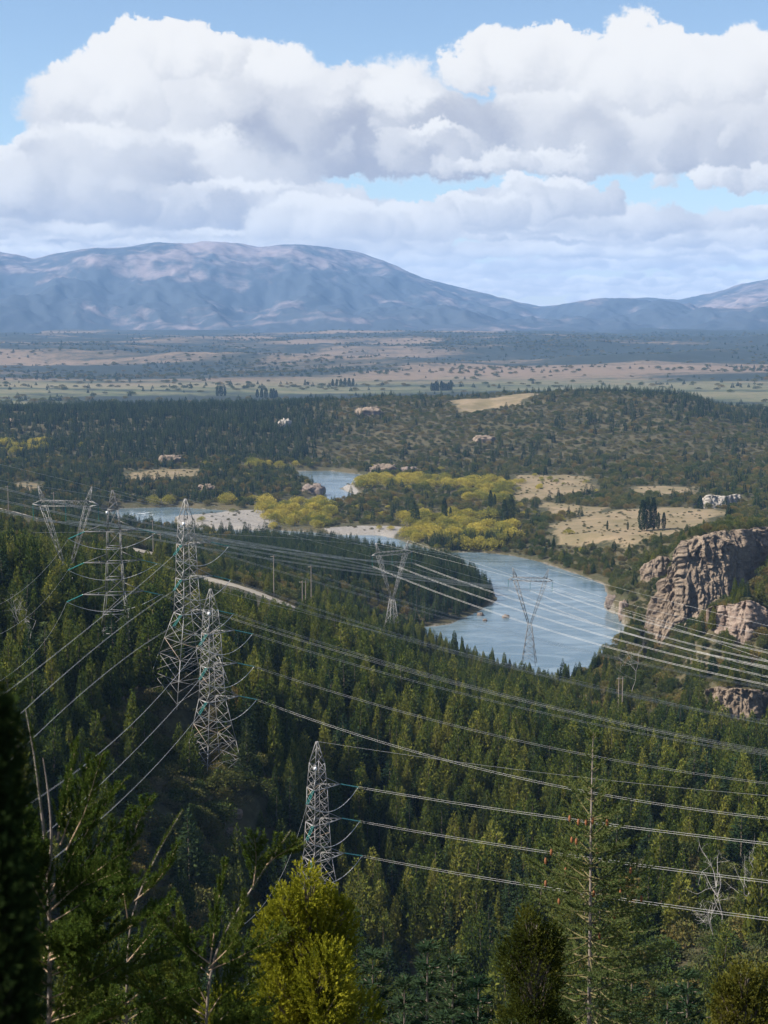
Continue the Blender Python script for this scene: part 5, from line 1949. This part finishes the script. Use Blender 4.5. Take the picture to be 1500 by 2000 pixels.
class Fir:
    def __init__(s, seed, nl=0.026, nw=0.0022, dens=260):
        s.rs = np.random.RandomState(seed)
        s.wood, s.twigs, s.c, s.a, s.l, s.v = [], [], [], [], [], []
        s.nl, s.nw, s.dens = nl, nw, dens

    def needles(s, path, f0=0.0, k=1.0, tone=0.5):
        rs = s.rs
        L = np.linalg.norm(np.diff(path, axis=0), axis=1).sum()
        n = max(4, int(L * s.dens * (1 - f0) * k))
        u = (f0 + (1 - f0) * rs.rand(n)) * (len(path) - 1)
        i = np.minimum(u.astype(int), len(path) - 2)
        f = (u - i)[:, None]
        p = path[i] * (1 - f) + path[i + 1] * f
        tg = unit(path[i + 1] - path[i])
        out_ = unit(np.cross(tg, unit(rs.normal(size=(n, 3)))))
        s.c.append(p)
        s.a.append(unit(out_ * 0.85 + tg * 0.62 + np.array((0, 0, 0.12))))
        s.l.append(s.nl * rs.uniform(0.6, 1.15, n) * (1 - 0.35 * (u / len(path)) ** 6))
        s.v.append(np.clip(tone + rs.normal(0, 0.17, n), 0, 1))

    def branch(s, path, r0, twig, f0=0.15, gap=0.055, tone=0.5, up=0.25, flat=None):
        """a limb with side twigs; TWIG is the length of the longest"""
        rs = s.rs
        path = smooth_path(path)
        s.wood.append(tube(path, np.linspace(r0, max(r0 * 0.25, 0.0014), len(path)), 5))
        L = np.linalg.norm(np.diff(path, axis=0), axis=1).sum()
        s.needles(path, max(f0, 0.3), 1.0, tone)
        n = int(L * (1 - f0) / gap)
        sd = unit(rs.normal(size=3)) if flat is None else flat
        for j in range(n):
            u = f0 + (1 - f0) * (j + rs.rand() * 0.6) / max(n, 1)
            i = min(int(u * (len(path) - 1)), len(path) - 2)
            p = path[i] + (path[i + 1] - path[i]) * rs.rand()
            tg = unit(path[i + 1] - path[i])
            side = unit(np.cross(tg, sd)) * (1 if j % 2 else -1)
            l = twig * (1.08 - u) ** 0.6 * rs.uniform(0.55, 1.15) * min(1, 0.35 + u * 3)
            d = unit(tg * 0.75 + side * 0.8 + np.array((0, 0, up)) + rs.normal(0, 0.16, 3))
            t_ = np.linspace(0, 1, 5)[:, None]
            tp = p + d * l * t_ + (tg * 0.2 + np.array((0, 0, 0.12))) * l * t_ ** 2
            s.twigs.append(tube(tp, np.linspace(r0 * 0.22, 0.001, 5), 3))
            s.needles(tp, 0.06, 1.0, tone + rs.normal(0, 0.08))

    def build(s, name, label, loc, trunk, mat, woodmat, cat='tree', group=None, extra_wood=None):
        root = empty(name, loc)
        tag(root, label, cat, group)
        o = np.array(loc)
        V, F = trunk
        obj('trunk', mesh_np(name + '_trunk', V - o, F, M_FIRBARK, smooth=True), root)
        V, F = merge(s.wood)
        obj('branches', mesh_np(name + '_branches', V - o, F, woodmat, smooth=True), root)
        V, F = merge(s.twigs)
        obj('twigs', mesh_np(name + '_twigs', V - o, F, M_GREENTWIG, smooth=True), root)
        c, a, l, v = (np.concatenate(q) for q in (s.c, s.a, s.l, s.v))
        Vn = leaf_tris(c - o, a, l, np.full(len(l), s.nw) * (l / s.nl), s.rs)
        obj('needles', soup(name + '_needles', Vn, v, mat), root, kind='stuff')
        return root


def pxp(pts, Y):
    """picture points at distance(s) Y"""
    Ys = np.broadcast_to(np.asarray(Y, float), (len(pts),))
    return np.array([at_y(a, b_, y_) for (a, b_), y_ in zip(pts, Ys)])


# ---- young fir with upswept shoots on the left
q = np.random.RandomState(3)
Y0 = 11.5
f = Fir(31, 0.034, 0.0050, 620)
tr = pxp([(90, 2700), (92, 2300), (95, 2060), (98, 1900), (96, 1790), (96, 1692), (88, 1640), (78, 1570), (72, 1500), (64, 1440), (50, 1385)], Y0)
base = np.array((tr[0][0], tr[0][1], zat(tr[0][0], tr[0][1])))
tr[0] = base - np.array((0, 0, 0.2))
trunk = merge([tube(smooth_path(tr, 40), np.linspace(0.05, 0.006, 40), 8),
               tube(smooth_path(pxp([(96, 1700), (101, 1645), (99, 1590), (92, 1530), (84, 1480)], Y0 - 0.05), 16), np.linspace(0.014, 0.004, 16), 6),
               tube(pxp([(96, 1698), (82, 1682), (68, 1667)], Y0 - 0.08), [0.011, 0.009, 0.007], 6)])
f.needles(smooth_path(tr[-5:], 20), 0.2, 1.2, 0.7)
SHOOTS = [[(112, 1640), (125, 1570), (140, 1500), (150, 1445)], [(118, 1650), (150, 1560), (165, 1510), (178, 1475)], [(130, 1660), (165, 1590), (185, 1520), (200, 1472)],
          [(100, 1740), (160, 1640), (205, 1570), (245, 1522)], [(100, 1760), (160, 1690), (215, 1620), (270, 1580)], [(200, 1730), (255, 1650), (275, 1590), (297, 1555)],
          [(100, 1800), (60, 1720), (30, 1660), (12, 1600)], [(98, 1840), (50, 1790), (10, 1760), (-30, 1740)], [(98, 1780), (140, 1740), (190, 1700), (240, 1665)],
          [(96, 1860), (170, 1800), (240, 1745), (290, 1720)], [(96, 1900), (190, 1850), (270, 1800), (330, 1765)], [(97, 1930), (40, 1880), (0, 1850), (-40, 1830)],
          [(98, 1720), (70, 1640), (40, 1570), (30, 1520)], [(98, 1760), (60, 1690), (50, 1640), (45, 1590)], [(97, 1960), (180, 1930), (270, 1890), (350, 1860)], [(96, 2000), (60, 1960), (20, 1930), (-20, 1920)],
          [(96, 2040), (190, 2000), (290, 1960), (380, 1930)], [(97, 1880), (140, 1830), (170, 1790), (190, 1750)], [(97, 1990), (140, 1930), (170, 1880), (200, 1840)]]
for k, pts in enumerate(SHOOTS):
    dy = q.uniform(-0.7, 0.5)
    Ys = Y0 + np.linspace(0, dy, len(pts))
    f.branch(pxp(pts, Ys), 0.0085, 0.32 if k > 5 else 0.22, 0.08, 0.030, 0.62 if k < 6 else 0.42, 0.35)  # sunlit upper shoots: their light is put into a brighter needle tone
for k in range(34):
    y_ = q.uniform(1690, 2080); sg = 1 if q.rand() < 0.68 else -1
    L = q.uniform(90, 260) * (0.6 + 0.4 * (y_ - 1690) / 390)
    an = q.uniform(0.25, 0.9)
    ex, ey = 96 + sg * L * math.cos(an), y_ - L * math.sin(an)
    dy = q.uniform(-1.2, 1.2)
    pts = [(96, y_), (96 + (ex - 96) * .35, y_ + (ey - y_) * .28), (96 + (ex - 96) * .7, y_ + (ey - y_) * .65), (ex, ey)]
    f.branch(pxp(pts, Y0 + np.linspace(0, dy, 4)), 0.0065, 0.30, 0.1, 0.034, 0.35 + 0.2 * q.rand(), 0.3)
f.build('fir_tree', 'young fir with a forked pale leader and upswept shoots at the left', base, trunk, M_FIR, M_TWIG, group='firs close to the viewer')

# ---- leaning fir shoots between it and the yellow green bush
for (lab, stem, sh, Ys0, seed) in (
        ('slender fir sapling with one long bare leaning shoot beside the yellow green bush', [(395, 2500), (398, 2200), (402, 2000), (410, 1870), (450, 1800), (495, 1730), (540, 1660), (568, 1622)],
         [[(402, 1990), (440, 1930), (470, 1880), (490, 1840)], [(404, 1960), (370, 1890), (355, 1820), (345, 1770)], [(410, 1880), (420, 1810), (428, 1750), (440, 1688)], [(402, 2040), (340, 1970), (300, 1930), (270, 1900)],
          [(408, 1890), (450, 1850), (470, 1800), (480, 1750)], [(495, 1730), (500, 1690), (500, 1660), (496, 1630)], [(520, 1690), (540, 1672), (560, 1662), (580, 1640)], [(402, 2060), (450, 2010), (500, 1980), (540, 1960)]], 12.5, 41),
        ('small fir sapling with a bare reddish tip in the middle of the shoots', [(245, 2500), (246, 2200), (247, 1960), (250, 1790), (290, 1700), (325, 1630), (357, 1582)],
         [[(250, 1800), (240, 1730), (236, 1690), (230, 1640)], [(262, 1760), (300, 1730), (330, 1690), (345, 1650)], [(248, 1880), (290, 1830), (320, 1790), (340, 1750)], [(248, 1920), (210, 1870), (190, 1830), (180, 1780)],
          [(247, 1960), (310, 1910), (350, 1880), (385, 1860)], [(247, 2000), (200, 1960), (160, 1930), (130, 1900)], [(247, 2040), (320, 2000), (370, 1960), (410, 1950)]], 13.5, 43)):
    f = Fir(seed, 0.036, 0.0052, 600)
    tr = pxp(stem, Ys0)
    base = np.array((tr[0][0], tr[0][1], zat(tr[0][0], tr[0][1])))
    tr[0] = base - np.array((0, 0, 0.2))
    trunk = tube(smooth_path(tr, 40), np.linspace(0.034, 0.005, 40), 7)
    f.needles(smooth_path(tr[-4:], 20), 0.35, 1.2, 0.75)
    for pts in sh:
        dy = q.uniform(-0.6, 0.5)
        f.branch(pxp(pts, Ys0 + np.linspace(0, dy, len(pts))), 0.007, 0.28, 0.10, 0.032, 0.5, 0.35)
    for k in range(16):
        y_ = q.uniform(1860, 2120); sg = 1 if q.rand() < 0.6 else -1
        L = q.uniform(70, 200); an = q.uniform(0.3, 1.0)
        x_ = float(np.interp(-y_, [-p_[1] for p_ in stem], [p_[0] for p_ in stem]))
        ex, ey = x_ + sg * L * math.cos(an), y_ - L * math.sin(an)
        dy = q.uniform(-1.0, 1.0)
        f.branch(pxp([(x_, y_), (x_ + (ex - x_) * .35, y_ + (ey - y_) * .28), (x_ + (ex - x_) * .7, y_ + (ey - y_) * .65), (ex, ey)], Ys0 + np.linspace(0, dy, 4)), 0.006, 0.28, 0.1, 0.034, 0.4, 0.3)
    f.build('fir_tree', lab, base, trunk, M_FIR, M_TWIG, group='firs close to the viewer')

# ---- tall fir with hanging cones on the right
Y0 = 22.0
f = Fir(52, 0.042, 0.0085, 270)
K = Y0 / FPX
tr = pxp([(1146, 3300), (1148, 2600), (1150, 2060), (1153, 1800), (1154, 1640), (1156, 1520), (1159, 1430)], Y0)
base = np.array((tr[0][0], tr[0][1], zat(tr[0][0], tr[0][1])))
tr[0] = base - np.array((0, 0, 0.2))
trs = smooth_path(tr, 60)
trunk = tube(trs, np.interp(trs[:, 2], [base[2], at_y(0, 1430, Y0)[2]], [0.085, 0.008]), 9)
f.needles(trs[-4:], 0.5, 0.7, 0.6)
whorls = [(1442, 26, .9), (1470, 20, .8), (1508, 44, .75), (1540, 40, .6), (1566, 62, .55), (1600, 92, .45), (1632, 80, .4), (1660, 120, .32), (1690, 100, .3), (1715, 140, .26), (1745, 150, .2), (1775, 160, .18), (1805, 172, .15), (1838, 180, .12),
          (1870, 190, .1), (1905, 195, .08), (1940, 205, .06), (1975, 210, .05), (2010, 215, .05), (2060, 220, .04)]
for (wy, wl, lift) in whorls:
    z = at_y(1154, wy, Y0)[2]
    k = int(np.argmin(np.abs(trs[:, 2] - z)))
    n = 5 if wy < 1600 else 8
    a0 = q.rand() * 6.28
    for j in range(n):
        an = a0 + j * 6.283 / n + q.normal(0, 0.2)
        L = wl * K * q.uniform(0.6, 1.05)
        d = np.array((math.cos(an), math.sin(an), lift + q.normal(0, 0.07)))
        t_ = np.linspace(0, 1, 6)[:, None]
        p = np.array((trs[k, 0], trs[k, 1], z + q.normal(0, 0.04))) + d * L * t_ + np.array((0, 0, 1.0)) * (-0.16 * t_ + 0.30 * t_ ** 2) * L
        f.branch(p, 0.006 + 0.004 * wl / 100, min(0.42, 0.40 * L), 0.16, 0.080, 0.45 + 0.12 * (wy < 1650) + 0.1 * math.cos(an + 3.1), 0.05, np.array((0, 0, 1.0)))  # needle tone lighter toward the sun: lit side put into the colour
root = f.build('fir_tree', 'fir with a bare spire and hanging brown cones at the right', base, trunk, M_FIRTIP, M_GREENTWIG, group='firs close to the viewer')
for (cx, cy_) in ((1113, 1598), (1130, 1605), (1145, 1606), (1158, 1603), (1186, 1606), (1117, 1640), (1126, 1643), (1167, 1660), (1066, 1681), (1077, 1664), (1066, 1725), (1212, 1743), (1253, 1755), (1160, 1745), (1171, 1828), (1092, 1760), (1200, 1790), (1105, 1700), (1232, 1700)):
    p = at_y(cx, cy_ - 6, Y0 - q.uniform(0.05, 0.5)) - base
    zz = np.linspace(0, 1, 7)
    V, F = tube(np.stack([p[0] + 0 * zz, p[1] + 0 * zz, p[2] - zz * 0.115], 1), 0.024 * np.sin(np.clip(zz * 0.92 + 0.06, 0, 1) * math.pi) ** 0.6, 7)
    obj('cone', mesh_np('fir_cone', V, F, M_CONE, smooth=False), root)


# ---- scale leaved cypresses: dense upright sprays
def cypress_bush(name, label, lobes, mat, seed, n_cl, per, size, group='cypresses close to the viewer', cat='tree'):
    """LOBES: (px, py, Y, half width px, half height px)"""
    rs = np.random.RandomState(seed)
    cs, as_, ls, vs = [], [], [], []
    wood = []
    L = []
    for (a, b_, Yd, hw, hh) in lobes:
        c = at_y(a, b_, Yd)
        L.append((c, hw * Yd / FPX, hh * Yd / FPX))
    c0, w0, h0 = L[0]
    base = np.array((c0[0], c0[1], zat(c0[0], c0[1])))
    for (c, w, h) in L:
        m = int(n_cl * (w * h) / sum(a[1] * a[2] for a in L))
        d = unit(rs.normal(size=(m, 3)))
        bulge = 1 + 0.55 * fbm(d[:, 0] * 1.7 + seed, d[:, 1] * 1.7, d[:, 2] * 1.7 + c[0], octaves=3)
        rr_ = (0.62 + 0.38 * rs.rand(m) ** 0.5) * bulge
        C_ = c + d * rr_[:, None] * np.array((w, w, h))
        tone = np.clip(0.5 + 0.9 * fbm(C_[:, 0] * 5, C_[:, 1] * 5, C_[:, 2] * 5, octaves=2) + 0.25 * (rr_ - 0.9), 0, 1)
        ax = unit(d * np.array((0.75, 0.75, 0.35)) + np.array((0, 0, 0.75)) + rs.normal(0, 0.22, (m, 3)))
        for k in range(per):                                  # a spray: leaves fanned along its axis
            t_ = rs.rand(m)
            off = unit(np.cross(ax, rs.normal(size=(m, 3))))
            p = C_ + ax * (t_ * size * 4.6)[:, None] + off * (size * 0.5 * (1 - t_) * rs.rand(m))[:, None]
            cs.append(p)
            as_.append(unit(ax + off * 0.5 + rs.normal(0, 0.15, (m, 3))))
            ls.append(size * rs.uniform(0.6, 1.1, m))
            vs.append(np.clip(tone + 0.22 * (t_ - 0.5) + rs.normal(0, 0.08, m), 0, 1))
        for k in range(14):
            dd = unit(rs.normal(size=3) + np.array((0, 0, 0.5)))
            e = c + dd * np.array((w, w, h)) * 0.75
            st = np.array((c0[0], c0[1], max(base[2] + 0.3, e[2] - 0.9 * h - 0.3)))
            wood.append(tube(smooth_path([st, (st + e) / 2 + np.array((0, 0, -0.06)), e], 8), np.linspace(0.012, 0.004, 8), 5))
    top = max(c[2] + 0.5 * h for c, w, h in L)
    zz = np.linspace(base[2] - 0.2, top, 10)
    trunk = tube(np.stack([c0[0] + 0.02 * np.sin(zz * 3), c0[1] + 0 * zz, zz], 1), np.linspace(0.055, 0.012, 10), 7)
    root = empty(name, base)
    tag(root, label, cat, group)
    V, F = trunk
    obj('trunk', mesh_np(name + '_trunk', V - base, F, M_FIRBARK, smooth=True), root)
    V, F = merge(wood)
    obj('branches', mesh_np(name + '_branches', V - base, F, M_BARK, smooth=True), root)
    c, a, l, v = (np.concatenate(k_) for k_ in (cs, as_, ls, vs))
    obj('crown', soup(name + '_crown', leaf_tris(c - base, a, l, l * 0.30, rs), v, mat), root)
    return root


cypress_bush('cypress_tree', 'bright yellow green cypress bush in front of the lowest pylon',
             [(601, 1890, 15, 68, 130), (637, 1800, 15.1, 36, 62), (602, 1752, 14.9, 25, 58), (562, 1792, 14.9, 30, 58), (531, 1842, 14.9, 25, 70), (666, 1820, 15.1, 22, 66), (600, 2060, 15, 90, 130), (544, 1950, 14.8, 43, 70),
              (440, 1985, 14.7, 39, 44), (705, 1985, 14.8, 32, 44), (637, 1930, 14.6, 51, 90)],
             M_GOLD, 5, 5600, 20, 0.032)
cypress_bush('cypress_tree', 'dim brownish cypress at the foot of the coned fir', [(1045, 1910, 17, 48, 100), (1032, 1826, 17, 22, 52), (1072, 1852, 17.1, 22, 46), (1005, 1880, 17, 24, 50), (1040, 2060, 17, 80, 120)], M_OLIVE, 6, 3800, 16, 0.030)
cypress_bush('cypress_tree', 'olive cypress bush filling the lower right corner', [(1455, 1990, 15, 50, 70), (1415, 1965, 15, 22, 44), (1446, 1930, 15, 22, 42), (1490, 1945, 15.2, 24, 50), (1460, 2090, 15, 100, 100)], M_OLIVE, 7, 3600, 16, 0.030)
cypress_bush('cypress_tree', 'blurred dark cypress column at the left edge, very close', [(-52, 1900, 2.4, 55, 420), (-42, 1560, 2.4, 45, 190), (-40, 1440, 2.4, 29, 90), (-52, 2200, 2.4, 70, 400), (-7, 1800, 2.35, 29, 160), (-2, 1980, 2.35, 40, 160)], M_DEEP, 8, 6000, 9, 0.016)


# ---- dark firs on the bank just below the viewer
def spray_fir(seed, n_wh=26, n_br=9):
    """unit height fir whose twigs are flat needle sprays"""
    rs = np.random.RandomState(seed)
    c, a, l, w, v, wood = [], [], [], [], [], []
    for i in range(n_wh):
        t_ = 0.10 + 0.88 * i / (n_wh - 1)
        L = 0.24 * (1 - t_) ** 0.85 + 0.012
        a0 = rs.rand() * 6.28
        for j in range(n_br):
            an = a0 + j * 6.283 / n_br + rs.normal(0, 0.15)
            o = np.array((math.cos(an), math.sin(an), 0.0))
            Lb = L * rs.uniform(0.7, 1.15)
            s_ = np.linspace(0.12, 1, max(7, int(64 * Lb / 0.24)))
            p = o[None] * (s_ * Lb)[:, None]
            p[:, 2] = t_ + Lb * (0.25 * t_ - 0.30 * s_ * (1 - t_) + 0.22 * s_ ** 2)
            wood.append(tube(p[::max(1, len(p) // 4)], 0.0011, 3))
            for sg in (-1, 1, 0, 0.5):
                sd = np.cross(o, (0, 0, 1.0)) * sg
                k = len(p)
                c.append(p + rs.normal(0, 0.002, p.shape))
                a.append(unit(o * 0.7 + sd * 0.9 + np.array((0, 0, 0.18)) + rs.normal(0, 0.2, (k, 3))))
                ll = 0.019 * (1.15 - 0.6 * s_) * rs.uniform(0.7, 1.2, k)
                l.append(ll)
                w.append(ll * 0.12)
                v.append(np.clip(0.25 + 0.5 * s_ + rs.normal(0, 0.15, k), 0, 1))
    c, a, l, w, v = (np.concatenate(k_) for k_ in (c, a, l, w, v))
    zz = np.linspace(-0.05, 0.985, 9)
    tv, tq = merge([tube(np.stack([0 * zz, 0 * zz, zz], 1), np.linspace(0.016, 0.001, 9), 7)] + wood)
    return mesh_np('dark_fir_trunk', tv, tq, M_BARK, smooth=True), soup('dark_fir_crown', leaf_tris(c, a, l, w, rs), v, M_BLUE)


SF = [spray_fir(61), spray_fir(62, 30, 8), spray_fir(63, 22, 10)]
BANK = [(835, 1836, 42, 'dark fir left of the coned fir, its tip against the slope'), (885, 1862, 38, 'dark fir close behind the brownish cypress'), (790, 1905, 34, 'small dark fir right of the yellow green bush'),
        (935, 1905, 36, 'dark fir between yellow bush and brownish cypress'), (728, 1850, 44, 'dark fir half hidden behind the yellow green bush'), (1235, 1880, 40, 'dark fir right of the coned fir'), (1305, 1925, 36, 'dark fir left of the corner bush'),
        (1345, 1890, 46, 'dim fir above the corner bush'), (355, 1900, 30, 'dark fir tip under the leaning shoot'), (285, 1935, 26, 'low dark fir at the bottom under the saplings'), (170, 1945, 24, 'dark fir at the bottom beside the forked fir'),
        (30, 1935, 26, 'dark fir in the lower left corner'), (490, 1930, 32, 'dark fir just left of the yellow green bush'), (1000, 1960, 30, 'low dark fir at the bottom edge'), (870, 1970, 28, 'lowest dark fir at the bottom middle')]
for k, (a, b_, Yd, lab) in enumerate(BANK):
    tp = at_y(a, b_, Yd)
    z = zat(tp[0], tp[1])
    h = tp[2] - z
    e = empty('fir_tree', (tp[0], tp[1], z), q.uniform(0, 6.28))
    e.scale = (h * 0.85, h * 0.85, h)
    tag(e, lab, 'tree', 'dark firs on the bank below the viewer')
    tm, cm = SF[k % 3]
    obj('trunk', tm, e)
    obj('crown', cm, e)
